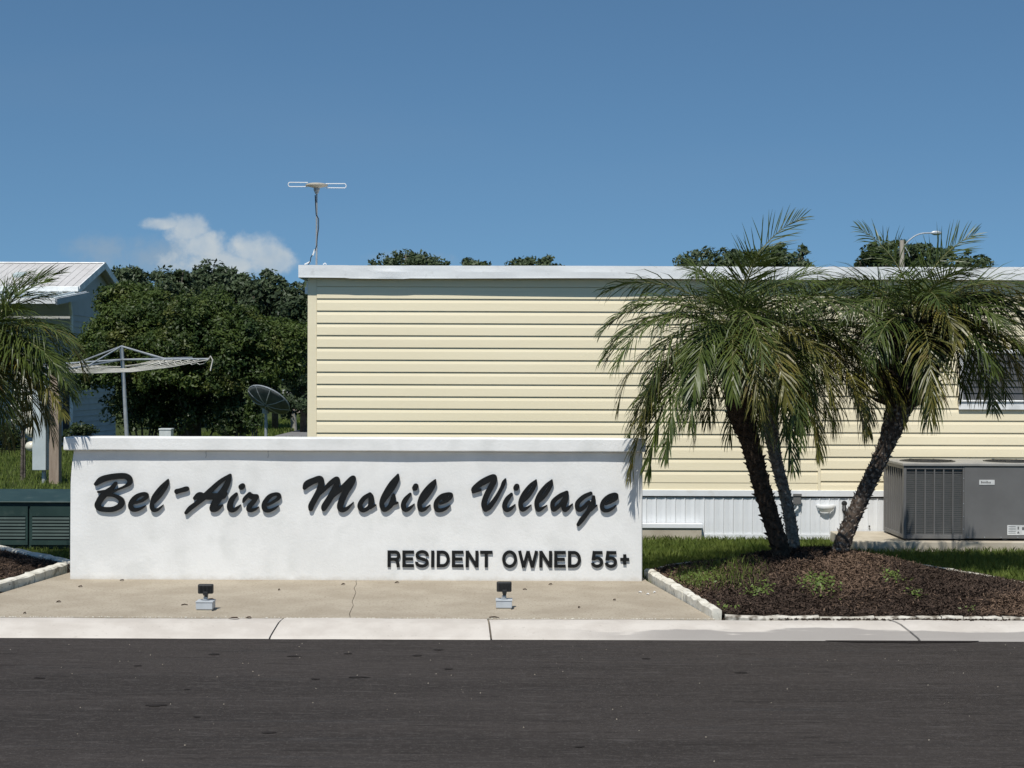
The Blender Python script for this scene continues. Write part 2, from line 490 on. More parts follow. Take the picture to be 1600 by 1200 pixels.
class MB:
    """collects shapes, then links them as one mesh object (world coordinates, origin moved to its parent)"""
    def __init__(self):
        self.v, self.f = [], []

    def poly(self, pts):
        i = len(self.v)
        self.v += [tuple(p) for p in pts]
        self.f.append(tuple(range(i, i + len(pts))))

    def box(self, x0, x1, y0, y1, z0, z1):
        i = len(self.v)
        self.v += [(x, y, z) for z in (z0, z1) for y in (y0, y1) for x in (x0, x1)]
        for q in ((0, 2, 3, 1), (4, 5, 7, 6), (0, 1, 5, 4), (2, 6, 7, 3), (0, 4, 6, 2), (1, 3, 7, 5)):
            self.f.append(tuple(i + k for k in q))
        return self

    def hexa(self, bottom, top):
        """two quads (4 points each, same order, counter-clockwise from above)"""
        i = len(self.v)
        self.v += [tuple(p) for p in bottom] + [tuple(p) for p in top]
        for q in ((3, 2, 1, 0), (4, 5, 6, 7), (0, 1, 5, 4), (1, 2, 6, 5), (2, 3, 7, 6), (3, 0, 4, 7)):
            self.f.append(tuple(i + k for k in q))
        return self

    def tube(self, pts, rad, n=8, cap=True):
        pts = [Vector(p) for p in pts]
        if not hasattr(rad, '__len__'):
            rad = [rad] * len(pts)
        base = len(self.v)
        up = None
        for k, p in enumerate(pts):
            t = (pts[min(k + 1, len(pts) - 1)] - pts[max(k - 1, 0)])
            t = t.normalized() if t.length > 1e-9 else Vector((0, 0, 1))
            if up is None:
                a = Vector((0, 0, 1)) if abs(t.z) < 0.9 else Vector((0, 1, 0))
                up = (a - t * a.dot(t)).normalized()
            else:
                up = (up - t * up.dot(t))
                up = up.normalized() if up.length > 1e-6 else Vector((1, 0, 0))
            s = t.cross(up)
            for j in range(n):
                a = 2 * math.pi * j / n
                self.v.append(tuple(p + (up * math.cos(a) + s * math.sin(a)) * rad[k]))
        for k in range(len(pts) - 1):
            for j in range(n):
                a, b = base + k * n + j, base + k * n + (j + 1) % n
                self.f.append((a, b, b + n, a + n))
        if cap:
            self.f.append(tuple(base + j for j in reversed(range(n))))
            e = base + (len(pts) - 1) * n
            self.f.append(tuple(e + j for j in range(n)))
        return self

    def extrude_x(self, prof, x0, x1, cap=True):
        """profile of (y, z) points run along X"""
        i, n = len(self.v), len(prof)
        self.v += [(x0, y, z) for y, z in prof] + [(x1, y, z) for y, z in prof]
        for k in range(n):
            j = (k + 1) % n
            self.f.append((i + k, i + j, i + n + j, i + n + k))
        if cap:
            self.f.append(tuple(i + k for k in reversed(range(n))))
            self.f.append(tuple(i + n + k for k in range(n)))
        return self

    def lathe(self, prof, c, n=20, axis='Z'):
        """(radius, height) profile turned about an axis through c"""
        base = len(self.v)
        for r_, h in prof:
            for j in range(n):
                a = 2 * math.pi * j / n
                u, w = r_ * math.cos(a), r_ * math.sin(a)
                p = {'Z': (u, w, h), 'Y': (u, h, -w), 'X': (h, u, w)}[axis]
                self.v.append((c[0] + p[0], c[1] + p[1], c[2] + p[2]))
        for k in range(len(prof) - 1):
            for j in range(n):
                a, b = base + k * n + j, base + k * n + (j + 1) % n
                self.f.append((a, b, b + n, a + n))
        self.f.append(tuple(base + j for j in reversed(range(n))))
        e = base + (len(prof) - 1) * n
        self.f.append(tuple(e + j for j in range(n)))
        return self

    def build(self, name, mat, parent=None, bevel=0.0, smooth=False, loc=None):
        me = bpy.data.meshes.new(name)
        off = np.zeros(3)
        if parent is not None:
            p, off = parent, np.zeros(3)
            while p is not None:
                off = off + np.array(p.location)
                p = p.parent
        elif loc is not None:
            off = np.array(loc, float)
        v = np.array(self.v, float) - off
        me.from_pydata(v.tolist(), [], self.f)
        me.materials.append(mat)
        bm = bmesh.new()
        bm.from_mesh(me)
        bmesh.ops.recalc_face_normals(bm, faces=bm.faces)
        bm.to_mesh(me)
        bm.free()
        if smooth:
            me.polygons.foreach_set('use_smooth', [True] * len(me.polygons))
        o = bpy.data.objects.new(name, me)
        col.objects.link(o)
        if parent is not None:
            o.parent = parent
        elif loc is not None:
            o.location = loc
        if bevel > 0:
            b = o.modifiers.new('bevel', 'BEVEL')
            b.width = bevel
            b.segments = 2
            b.limit_method = 'ANGLE'
        return o


def tri_cloud(name, verts, k, mat, parent=None, smooth=False):
    """verts: (n*k,3) array, k vertices per face"""
    verts = np.asarray(verts, np.float32).reshape(-1, 3)
    if parent is not None:
        p = parent
        while p is not None:
            verts = verts - np.array(p.location, np.float32)
            p = p.parent
    nf = len(verts) // k
    me = bpy.data.meshes.new(name)
    me.vertices.add(len(verts))
    me.vertices.foreach_set('co', verts.ravel())
    me.loops.add(len(verts))
    me.loops.foreach_set('vertex_index', np.arange(len(verts), dtype=np.int32))
    me.polygons.add(nf)
    me.polygons.foreach_set('loop_start', np.arange(nf, dtype=np.int32) * k)
    me.polygons.foreach_set('loop_total', np.full(nf, k, np.int32))
    me.update(calc_edges=True)
    me.materials.append(mat)
    o = bpy.data.objects.new(name, me)
    col.objects.link(o)
    if parent is not None:
        o.parent = parent
    return o


def catmull(P, n=8):
    P = [np.array(p, float) for p in P]
    Q = [2 * P[0] - P[1]] + P + [2 * P[-1] - P[-2]]
    out = []
    for i in range(1, len(Q) - 2):
        for k in range(n):
            t = k / n
            a, b, c, d = Q[i - 1], Q[i], Q[i + 1], Q[i + 2]
            out.append(0.5 * ((2 * b) + (c - a) * t + (2 * a - 5 * b + 4 * c - d) * t * t + (3 * b - a - 3 * c + d) * t ** 3))
    out.append(P[-1])
    return np.array(out)


def unit(v):
    return v / (np.linalg.norm(v, axis=-1, keepdims=True) + 1e-9)


# ------------------------------------------------------------------ ground, road, kerb, pad
KERB_B, KERB_F = 10.94, 10.50
ROAD_Z = -0.075
MB().box(-600, 600, -300, 900, -0.6, -0.13).build('ground', M['turf'], loc=(0, 0, -0.13))['kind'] = 'structure'
road = MB()
road.box(-60, 60, -14, KERB_F + 0.06, -0.125, ROAD_Z)
tag(road.build('road', M['asphalt'], loc=(0, 0, ROAD_Z)), kind='structure')

strip_m = MB()  # thin dark strip lying on the road along the kerb foot
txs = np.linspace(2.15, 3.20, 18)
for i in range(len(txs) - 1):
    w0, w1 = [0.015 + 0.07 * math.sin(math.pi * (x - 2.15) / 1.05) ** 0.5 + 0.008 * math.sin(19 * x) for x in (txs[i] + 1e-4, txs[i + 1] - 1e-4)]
    strip_m.poly([(txs[i], KERB_F + 0.01 - w0, ROAD_Z + 0.004), (txs[i + 1], KERB_F + 0.01 - w1, ROAD_Z + 0.004), (txs[i + 1], KERB_F + 0.01, ROAD_Z + 0.004), (txs[i], KERB_F + 0.01, ROAD_Z + 0.004)])
strip_m.build('tar_seam', M['dark_tar'], bpy.data.objects['road'])

for (px, py, w_) in ((215, 1041, 18), (335, 1023, 24), (457, 1026, 26), (543, 1022, 16), (652, 1025, 18), (683, 1016, 20), (560, 1059, 34), (493, 1062, 18), (292, 1078, 14), (242, 1103, 40), (307, 1121, 16), (700, 1046, 14), (905, 1168, 22), (1160, 1052, 26), (1010, 1030, 18), (60, 1060, 20), (420, 1146, 24)):
    yy_ = (EYE - ROAD_Z) * F / (py - HOR - (px - 800) * ROLL)
    q_ = at(px, py, yy_)
    tm = MB()
    L_ = w_ / F * yy_ * 0.55
    pts_ = []
    for k in range(10):
        a_ = 2 * math.pi * k / 10
        f_ = random.uniform(0.55, 1.1)
        pts_.append((q_.x + L_ * math.cos(a_) * f_, yy_ + (0.022 + 0.05 * L_) * math.sin(a_) * f_, ROAD_Z + 0.0035))
    tm.poly(pts_)
    tm.build('tar_mark', M['tar_faint'], bpy.data.objects['road'])
gm = MB()
for _ in range(520):
    x_, y_ = random.uniform(-4.4, 1.5), 10.943 + abs(random.gauss(0, 0.014))
    r_ = random.uniform(0.002, 0.006)
    a_ = random.uniform(0, 2)
    i0 = len(gm.v)
    gm.v += [(x_ + r_ * math.cos(a_ + k * 2.094), y_ + r_ * math.sin(a_ + k * 2.094), 0.0006) for k in range(3)] + [(x_ + r_ * .2, y_, r_ * 1.2)]
    gm.f += [(i0, i0 + 1, i0 + 3), (i0 + 1, i0 + 2, i0 + 3), (i0 + 2, i0, i0 + 3), (i0 + 2, i0 + 1, i0)]
tag(gm.build('joint_grit', M['edging'], loc=(-1.5, 10.94, 0)), kind='stuff')
gm = MB()
for _ in range(900):
    x_, y_ = random.uniform(1.5, 5.2), 10.952 + random.gauss(0, 0.016)
    if math.sin(2.7 * x_) + math.sin(6.1 * x_ + 1) < random.uniform(-1.6, 0.8): continue
    r_ = random.uniform(0.004, 0.011)
    a_ = random.uniform(0, 2)
    i0 = len(gm.v)
    gm.v += [(x_ + r_ * 1.6 * math.cos(a_ + k * 2.094), y_ + r_ * math.sin(a_ + k * 2.094), 0.001) for k in range(3)] + [(x_ + r_ * .2, y_, r_ * 1.3)]
    gm.f += [(i0, i0 + 1, i0 + 3), (i0 + 1, i0 + 2, i0 + 3), (i0 + 2, i0, i0 + 3), (i0 + 2, i0 + 1, i0)]
tag(gm.build('soil_crumbs', M['soil'], loc=(3, 10.95, 0)), kind='stuff')
gm = MB()
for _ in range(150):
    x_, y_ = random.uniform(-4.5, 4.5), 7.0 + 3.4 * random.random() ** 0.7
    r_ = random.uniform(0.0018, 0.0045)
    a_ = random.uniform(0, 2)
    i0 = len(gm.v)
    gm.v += [(x_ + r_ * math.cos(a_ + k * 2.094), y_ + r_ * math.sin(a_ + k * 2.094), ROAD_Z + 0.0005) for k in range(3)] + [(x_ + r_ * .2, y_, ROAD_Z + r_ * 1.3)]
    gm.f += [(i0, i0 + 1, i0 + 3), (i0 + 1, i0 + 2, i0 + 3), (i0 + 2, i0, i0 + 3), (i0 + 2, i0 + 1, i0)]
tag(gm.build('grit', M['slab'], loc=(0, 9, ROAD_Z)), kind='stuff')

kerb = empty('kerb', (0, KERB_B, 0), kind='structure')
kprof = [(KERB_B, -0.10), (KERB_B, 0.0), (KERB_B - 0.09, 0.0), (KERB_B - 0.16, -0.006), (KERB_B - 0.30, -0.036), (KERB_F + 0.03, -0.062), (KERB_F, -0.078), (KERB_F, -0.12)]
xs_j = [-16.0, -13.2, -10.4, -7.4, -4.42, -1.62, -0.165, 2.70, 5.6, 8.5, 11.4, 14.2]
for i in range(len(xs_j) - 1):
    m = MB()
    sk = 0.035 if i + 1 in (5,) else (-0.03 if i + 1 == 6 else -0.10 if i + 1 == 7 else 0.0)
    sk0 = 0.035 if i == 5 else (-0.03 if i == 6 else -0.10 if i == 7 else 0.0)
    n = len(kprof)
    a, b = xs_j[i] + 0.007, xs_j[i + 1] - 0.007
    steps = 14
    rows = []
    dz = random.uniform(-0.004, 0.003)
    for s in range(steps + 1):
        t = s / steps
        row = []
        for (y, z) in kprof:
            d = (KERB_B - y) / (KERB_B - KERB_F)
            xx = (a - sk0 * d) * (1 - t) + (b - sk * d) * t
            w = 0.004 * math.sin(3.1 * xx + 1.7 * y) + 0.003 * math.sin(9.3 * xx)
            row.append((xx, y + (w if 0.01 < d else 0), z + (dz + 0.4 * w if -0.08 < z else 0)))
        rows.append(row)
    for s in range(steps):
        for k in range(n):
            j = (k + 1) % n
            m.poly([rows[s][k], rows[s][j], rows[s + 1][j], rows[s + 1][k]])
    m.poly(list(reversed(rows[0])))
    m.poly(rows[-1])
    bpy_o = m.build('kerb_section', M['kerb'], kerb)
    bm = bmesh.new(); bm.from_mesh(bpy_o.data); bmesh.ops.remove_doubles(bm, verts=bm.verts, dist=1e-5)
    bmesh.ops.recalc_face_normals(bm, faces=bm.faces); bm.to_mesh(bpy_o.data); bm.free()

# pad in front of the sign: two slabs parted by a jagged crack
pad = empty('concrete_pad', (-1.3, 11.9, 0), kind='structure')
PADL = [(-4.30, 10.947), (-4.06, 12.0), (-3.86, 13.5)]
PADR = [(1.455, 10.947), (1.15, 13.02), (1.12, 13.5)]
crack = [(548, 966), (546, 960), (549, 953), (552, 947), (550, 941), (553, 934), (556, 927), (553, 920), (557, 914), (556, 909)]
cw = [at(x, y, EYE * F / (y - HOR)) for x, y in crack]
cw = [(p.x, p.y) for p in cw]
cw[0] = (cw[0][0], 10.947)
cw.append((cw[-1][0] + 0.02, 13.5))


def slab_from(outline, z0, z1, name, mat, parent):
    bm = bmesh.new()
    vs = [bm.verts.new((x - parent.location.x, y - parent.location.y, z1)) for x, y in outline]
    f = bm.faces.new(vs)
    f.normal_update()
    if f.normal.z < 0:
        f.normal_flip()
    g = bmesh.ops.extrude_face_region(bm, geom=[f])
    for v in g['geom']:
        if isinstance(v, bmesh.types.BMVert):
            v.co.z = z0
    bmesh.ops.recalc_face_normals(bm, faces=bm.faces)
    bmesh.ops.triangulate(bm, faces=[q for q in bm.faces if len(q.verts) > 4])
    me = bpy.data.meshes.new(name)
    bm.to_mesh(me)
    bm.free()
    me.materials.append(mat)
    o = bpy.data.objects.new(name, me)
    col.objects.link(o)
    o.parent = parent
    return o


g = 0.0022
slab_from(PADL + [(x - g, y) for x, y in reversed(cw)], -0.10, 0.0, 'slab', M['concrete'], pad)
slab_from([(x + g, y) for x, y in cw] + list(reversed(PADR)), -0.10, 0.0, 'slab', M['concrete'], pad)

# lawn sheet behind the kerb line
lawn = MB()
gx = np.linspace(-40, 40, 60)
gy = np.concatenate([np.linspace(10.945, 30, 40), np.linspace(31, 140, 40)])


def lawn_z(x, y):
    return -0.022 + 0.010 * np.sin(1.3 * x + 0.5) * np.sin(0.9 * y) - 0.012


for i in range(len(gx) - 1):
    for j in range(len(gy) - 1):
        q = [(gx[i], gy[j]), (gx[i + 1], gy[j]), (gx[i + 1], gy[j + 1]), (gx[i], gy[j + 1])]
        lawn.poly([(x, y, float(lawn_z(x, y))) for x, y in q])
tag(lawn.build('lawn', M['turf'], loc=(0, 11, 0)), kind='structure')


# ------------------------------------------------------------------ mulch beds
def in_poly(px, py, poly):
    inside = np.zeros(px.shape, bool)
    j = len(poly) - 1
    for i in range(len(poly)):
        xi, yi = poly[i]
        xj, yj = poly[j]
        c = ((yi > py) != (yj > py)) & (px < (xj - xi) * (py - yi) / (yj - yi + 1e-12) + xi)
        inside ^= c
        j = i
    return inside


def poly_dist(px, py, poly):
    d = np.full(px.shape, 1e9)
    for i in range(len(poly)):
        ax, ay = poly[i]
        bx, by = poly[(i + 1) % len(poly)]
        dx, dy = bx - ax, by - ay
        t = np.clip(((px - ax) * dx + (py - ay) * dy) / (dx * dx + dy * dy + 1e-12), 0, 1)
        d = np.minimum(d, np.hypot(px - ax - t * dx, py - ay - t * dy))
    return d


back_r = catmull([(1.19, 13.45), (1.50, 13.95), (2.05, 14.35), (2.75, 14.45), (3.35, 14.28), (3.75, 13.85), (4.20, 12.95), (4.75, 11.9), (5.6, 11.03)], 5)
BED_R = [(1.49, 11.03)] + [tuple(p) for p in back_r]
BED_L = [(-3.92, 13.75), (-4.10, 12.2), (-4.36, 10.965), (-7.5, 10.965), (-8.0, 14.0), (-6.6, 15.6), (-5.05, 15.12)]


def bed_h(x, y, poly, top, w):
    d = poly_dist(x, y, poly) * in_poly(x, y, poly)
    t = np.clip(d / w, 0, 1)
    if top > 0.15:      # the palm bed is heaped round the trunks and flat elsewhere
        top = 0.045 + 0.155 * np.exp(-((x - 2.72) / 0.80) ** 2 - ((y - 13.25) / 1.25) ** 2)
        t = np.clip(d / 0.75, 0, 1)
    return 0.02 + top * (t * t * (3 - 2 * t)) + 0.012 * np.sin(7 * x + 2 * y) * np.sin(5 * y - x) * np.clip(d * 4, 0, 1)


def make_bed(poly, top, w, nchips, name):
    px = np.array([p[0] for p in poly]); py = np.array([p[1] for p in poly])
    st = 0.06
    X, Y = np.meshgrid(np.arange(px.min() - st, px.max() + st, st), np.arange(py.min() - st, py.max() + st, st))
    ins = in_poly(X, Y, poly)
    Z = np.where(ins, bed_h(X, Y, poly, top, w), -0.06)
    m = MB()
    idx = -np.ones(X.shape, int)
    for a in range(X.shape[0] - 1):
        for b in range(X.shape[1] - 1):
            if ins[a:a + 2, b:b + 2].any():
                q = []
                for (c, d) in ((a, b), (a, b + 1), (a + 1, b + 1), (a + 1, b)):
                    if idx[c, d] < 0:
                        idx[c, d] = len(m.v)
                        m.v.append((X[c, d], Y[c, d], Z[c, d]))
                    q.append(idx[c, d])
                m.f.append(tuple(q))
    o = m.build(name, M['soil'], loc=(float(px.mean()), float(py.mean()), 0), smooth=True)
    tag(o, kind='structure')
    # loose bark chips
    n = nchips
    cx = rng.uniform(px.min(), px.max(), n * 2); cy = rng.uniform(py.min(), py.max(), n * 2)
    k = in_poly(cx, cy, poly)
    cx, cy = cx[k], cy[k]
    n = len(cx)
    cz = bed_h(cx, cy, poly, top, w) + rng.uniform(0.0, 0.018, n)
    L = rng.uniform(0.010, 0.042, n) * rng.uniform(0.6, 1.3, n); W = rng.uniform(0.0016, 0.0048, n)
    a = rng.uniform(0, 2 * np.pi, n); tl = rng.normal(0, 0.38, n); rl = rng.normal(0, 0.5, n)
    d = np.stack([np.cos(a) * np.cos(tl), np.sin(a) * np.cos(tl), np.sin(tl)], 1)
    s = np.stack([-np.sin(a) * np.cos(rl), np.cos(a) * np.cos(rl), np.sin(rl)], 1)
    c = np.stack([cx, cy, cz], 1)
    q = np.stack([c - d * L[:, None] - s * W[:, None], c + d * L[:, None] - s * W[:, None] * 0.6,
                  c + d * L[:, None] + s * W[:, None] * 0.6, c - d * L[:, None] + s * W[:, None]], 1)
    lum = np.sin(1.9 * cx + 0.6) * np.sin(2.3 * cy + 1.1) + 0.8 * np.sin(4.1 * cx - 1.3 * cy) + rng.normal(0, 0.5, n)
    o = tri_cloud('mulch_chips', q[lum < 0.55], 4, M['chip'])
    tag(o, kind='stuff')
    o = tri_cloud('pine_straw', q[lum >= 0.55], 4, M['straw'])
    tag(o, kind='stuff')


make_bed(BED_R, 0.20, 1.25, 60000, 'mulch_bed')
make_bed(BED_L, 0.12, 1.0, 24000, 'mulch_bed')


def edging(name, path, label, pieces, wid=0.085, hi=0.055, zb=-0.03, seed=1, base=None, mat='edging'):
    """rough painted blocks laid end to end along a path"""
    rr = random.Random(seed)
    path = [Vector((p[0], p[1], 0)) for p in path]
    seg = [(path[i + 1] - path[i]).length for i in range(len(path) - 1)]
    tot = sum(seg)

    def pt(s):
        s = max(0, min(tot - 1e-6, s))
        for i, L in enumerate(seg):
            if s <= L:
                return path[i].lerp(path[i + 1], s / L)
            s -= L
        return path[-1]
    root = empty(name, (path[0].x, path[0].y, 0), label, 'garden edging')
    cuts = pieces if isinstance(pieces, list) else [i / pieces for i in range(pieces + 1)]
    for i in range(len(cuts) - 1):
        s0, s1 = cuts[i] * tot + 0.004, cuts[i + 1] * tot - 0.004
        n = max(3, int((s1 - s0) / 0.09))
        m = MB()
        h = hi * rr.uniform(0.85, 1.12)
        w = wid * rr.uniform(0.9, 1.1)
        rows = []
        for k in range(n + 1):
            p = pt(s0 + (s1 - s0) * k / n)
            t = (pt(s0 + (s1 - s0) * k / n + 0.02) - pt(s0 + (s1 - s0) * k / n - 0.02)).normalized()
            nr = Vector((-t.y, t.x, 0))
            j = lambda a: rr.uniform(-a, a)
            zt = h + j(0.005)
            z0 = base(p.x, p.y) if base else 0
            rows.append([p - nr * (w / 2 + j(.004)) + Vector((0, 0, zb)), p - nr * (w / 2 + j(.005)) + Vector((0, 0, z0 + zt - 0.012 + j(.003))),
                         p - nr * (w / 2 - 0.014 + j(.004)) + Vector((0, 0, z0 + zt)), p + nr * (w / 2 - 0.014 + j(.006)) + Vector((0, 0, z0 + zt + j(.004))),
                         p + nr * (w / 2 + j(.005)) + Vector((0, 0, z0 + zt - 0.013)), p + nr * (w / 2) + Vector((0, 0, zb))])
        b0 = len(m.v)
        for r_ in rows:
            m.v += [tuple(v) for v in r_]
        for k in range(n):
            for q in range(5):
                a = b0 + k * 6 + q
                m.f.append((a, a + 1, a + 7, a + 6))
        m.f.append(tuple(b0 + q for q in reversed(range(6))))
        m.f.append(tuple(b0 + n * 6 + q for q in range(6)))
        m.build('edging_block', M[mat], root)
    return root


edging('garden_edging', [(1.20, 13.42), (1.27, 12.75), (1.36, 12.0), (1.475, 11.02)], 'cream painted concrete edging between the sign pad and the palm bed', [0, 0.30, 0.62, 1.0], wid=0.08, hi=0.062, seed=3)
fr = [(1.53, 11.01), (2.2, 11.0), (2.9, 11.01), (3.6, 11.0), (4.4, 11.0), (5.5, 11.0)]
cutp = [0, .17, .27, .345, .39, .43, .465, .50, .55, .60, .65, .71, .78, .85, .92, 1]
edging('garden_edging', fr, 'broken white stone edging along the street kerb before the palm bed', cutp, wid=0.06, hi=0.020, seed=5, mat='edging_dirty')
edging('garden_edging', [tuple(p) for p in back_r], 'thin white edging round the back of the palm bed beside the lawn', 15, wid=0.05, hi=0.035, seed=8)
edging('garden_edging', [(-3.96, 13.52), (-4.03, 12.9), (-4.14, 12.2), (-4.27, 11.55), (-4.40, 11.0)], 'cream block edging along the left side of the sign pad', [0, .26, .5, .75, 1], wid=0.10, hi=0.075, seed=11)
edging('garden_edging', [(-3.92, 13.78), (-4.35, 14.3), (-5.05, 15.05), (-5.9, 15.4)], 'weathered grey white edging in front of the green louvred box', [0, .17, .38, .68, 1], wid=0.11, hi=0.06, seed=13)

# ------------------------------------------------------------------ the sign
SY = 13.0
sx0, sx1 = at(107, 800, SY).x, at(1004, 800, SY).x
zc0, zc1 = at(107, 703, SY).z, at(107, 682.5, SY).z
sign = empty('sign_wall', ((sx0 + sx1) / 2, SY, 0), 'white stucco entrance sign wall with black lettering and a projecting cap', 'sign')


def rough_box(name, x0, x1, y0, y1, z0, z1, mat, parent, amp, seed, step=0.07, bev=0.006, taper=None):
    bm = bmesh.new()
    nx, nz = max(2, int((x1 - x0) / step)), max(2, int((z1 - z0) / step))
    v = {}
    px, py, pz = parent.location

    def wob(x, z):
        return amp * (math.sin(2.3 * x + seed) * math.sin(3.7 * z + seed) + 0.5 * math.sin(6.1 * x + 1.3 * seed) + 0.35 * math.sin(13.7 * x + 4 * z))
    for i in range(nx + 1):
        for j in range(nz + 1):
            x, z = x0 + (x1 - x0) * i / nx, z0 + (z1 - z0) * j / nz
            xx = x
            if taper and i == 0: xx = x + taper(z)
            w = wob(x, z)
            dz = w * 0.6 if j in (0, nz) else 0
            v[i, j, 0] = bm.verts.new((xx - px, y0 + w - py, z + dz - pz))
            v[i, j, 1] = bm.verts.new((xx - px, y1 - py, z + dz - pz))
    for i in range(nx):
        for j in range(nz):
            bm.faces.new((v[i, j, 0], v[i + 1, j, 0], v[i + 1, j + 1, 0], v[i, j + 1, 0]))
            bm.faces.new((v[i, j, 1], v[i, j + 1, 1], v[i + 1, j + 1, 1], v[i + 1, j, 1]))
    for i in range(nx):
        for j in (0, nz):
            bm.faces.new((v[i, j, 0], v[i, j, 1], v[i + 1, j, 1], v[i + 1, j, 0]))
    for j in range(nz):
        for i in (0, nx):
            bm.faces.new((v[i, j, 0], v[i, j + 1, 0], v[i, j + 1, 1], v[i, j, 1]))
    bmesh.ops.recalc_face_normals(bm, faces=bm.faces)
    me = bpy.data.meshes.new(name)
    bm.to_mesh(me)
    bm.free()
    me.materials.append(mat)
    o = bpy.data.objects.new(name, me)
    col.objects.link(o)
    o.parent = parent
    if bev:
        b = o.modifiers.new('bevel', 'BEVEL')
        b.width, b.segments, b.limit_method = bev, 3, 'ANGLE'
        b.angle_limit = R(50)
    return o


rough_box('wall', sx0, sx1, SY, SY + 0.20, -0.05, zc0, M['stucco'], sign, 0.0022, 1.0, bev=0.012,
          taper=lambda z: 0.012 + 0.03 * max(0, (z - 0.75) / 0.35) ** 2 * (z > 0.75))
rough_box('cap', at(101.5, 690, SY).x, at(1008.5, 690, SY).x, SY - 0.056, SY + 0.225, zc0, zc1, M['stucco'], sign, 0.0016, 2.2, bev=0.010)


# lettering: brush strokes as unions of tapered discs, turned into outlines and extruded
def contours(field, x0, y0, st):
    """marching squares at level 0 (inside > 0)"""
    H, W = field.shape
    s = field > 0
    a, b, c, d = s[:-1, :-1], s[:-1, 1:], s[1:, 1:], s[1:, :-1]
    code = a * 1 + b * 2 + c * 4 + d * 8
    nxt = {}

    def ip(p, q):
        fp, fq = field[p], field[q]
        t = fp / (fp - fq)
        return (x0 + st * (p[1] + t * (q[1] - p[1])), y0 + st * (p[0] + t * (q[0] - p[0])))
    E = {1: [(3, 0)], 2: [(0, 1)], 3: [(3, 1)], 4: [(1, 2)], 5: [(3, 2), (1, 0)], 6: [(0, 2)], 7: [(3, 2)], 8: [(2, 3)],
         9: [(2, 0)], 10: [(0, 3), (2, 1)], 11: [(2, 1)], 12: [(1, 3)], 13: [(1, 0)], 14: [(0, 3)]}
    for i, j in zip(*np.nonzero((code > 0) & (code < 15))):
        ed = {0: ('h', i, j), 1: ('v', i, j + 1), 2: ('h', i + 1, j), 3: ('v', i, j)}
        for e0, e1 in E[int(code[i, j])]:
            nxt[ed[e0]] = ed[e1]
    loops = []
    while nxt:
        k0 = next(iter(nxt))
        k = k0
        lp = []
        while k in nxt:
            t, i, j = k
            lp.append(ip((i, j), (i, j + 1)) if t == 'h' else ip((i, j), (i + 1, j)))
            k = nxt.pop(k)
        if len(lp) > 12:
            loops.append(lp)
    return loops


def glyph_mesh(strokes, boxes, sc, ox, oy, thick, soft=True):
    """strokes of (x, y, r) in traced units; returns mesh with the wall plane at y = 0"""
    st = 0.22
    allp = [(ox + x / sc, oy + y / sc, r_ / sc) for s in strokes for (x, y, r_) in s]
    allp += [(ox + x / sc, oy + y / sc, 0.5 + w / sc) for b in boxes for (x, y, w) in ((b[0], b[1], b[4]), (b[2], b[3], b[4]))]
    xa, xb = min(p[0] - p[2] for p in allp) - 1, max(p[0] + p[2] for p in allp) + 1
    ya, yb = min(p[1] - p[2] for p in allp) - 1, max(p[1] + p[2] for p in allp) + 1
    X, Y = np.meshgrid(np.arange(xa, xb, st), np.arange(ya, yb, st))
    f = np.full(X.shape, -9.0)
    for s in strokes:
        pts = [(ox + x / sc, oy + y / sc, r_ / sc) for (x, y, r_) in s]
        q = catmull(pts, 10) if len(pts) > 2 else np.array([np.array(pts[0]) * (1 - t) + np.array(pts[1]) * t for t in np.linspace(0, 1, 12)])
        for i in range(len(q) - 1):
            a, b = q[i], q[i + 1]
            d = b[:2] - a[:2]
            t = np.clip(((X - a[0]) * d[0] + (Y - a[1]) * d[1]) / (d @ d + 1e-9), 0, 1)
            f = np.maximum(f, a[2] + (b[2] - a[2]) * t - np.hypot(X - a[0] - t * d[0], Y - a[1] - t * d[1]))
    for (x0, y0, x1, y1, hw) in boxes:
        a = np.array((ox + x0 / sc, oy + y0 / sc)); b = np.array((ox + x1 / sc, oy + y1 / sc))
        c = (a + b) / 2
        L = np.linalg.norm(b - a)
        u = (b - a) / L
        dx = np.abs((X - c[0]) * u[0] + (Y - c[1]) * u[1]) - L / 2
        dy = np.abs(-(X - c[0]) * u[1] + (Y - c[1]) * u[0]) - hw / sc
        f = np.maximum(f, -np.maximum(dx, dy))
    cu = bpy.data.curves.new('glyph', 'CURVE')
    cu.dimensions = '2D'
    cu.fill_mode = 'BOTH'
    cx, cy = (xa + xb) / 2, (ya + yb) / 2
    k = SY / F
    for lp in contours(f, xa, ya, st):
        lp = np.array(lp)
        if soft:
            for _ in range(2):
                lp = (lp + 0.5 * np.roll(lp, 1, 0) + 0.5 * np.roll(lp, -1, 0)) / 2
            lp = lp[::2]
        sp = cu.splines.new('POLY')
        sp.points.add(len(lp) - 1)
        sp.points.foreach_set('co', np.column_stack([(lp[:, 0] - cx) * k, -(lp[:, 1] - cy) * k, np.zeros(len(lp)), np.ones(len(lp))]).ravel())
        sp.use_cyclic_u = True
    cu.extrude = thick / 2
    ob = bpy.data.objects.new('glyph', cu)
    col.objects.link(ob)
    me = bpy.data.meshes.new_from_object(ob.evaluated_get(bpy.context.evaluated_depsgraph_get()))
    bpy.data.objects.remove(ob)
    bpy.data.curves.remove(cu)
    me.transform(Matrix.Rotation(R(90), 4, 'X'))
    me.transform(Matrix.Translation((0, -thick / 2, 0)))
    return me, cx, cy


def S(*v):
    return [tuple(v[i:i + 3]) for i in range(0, len(v), 3)]


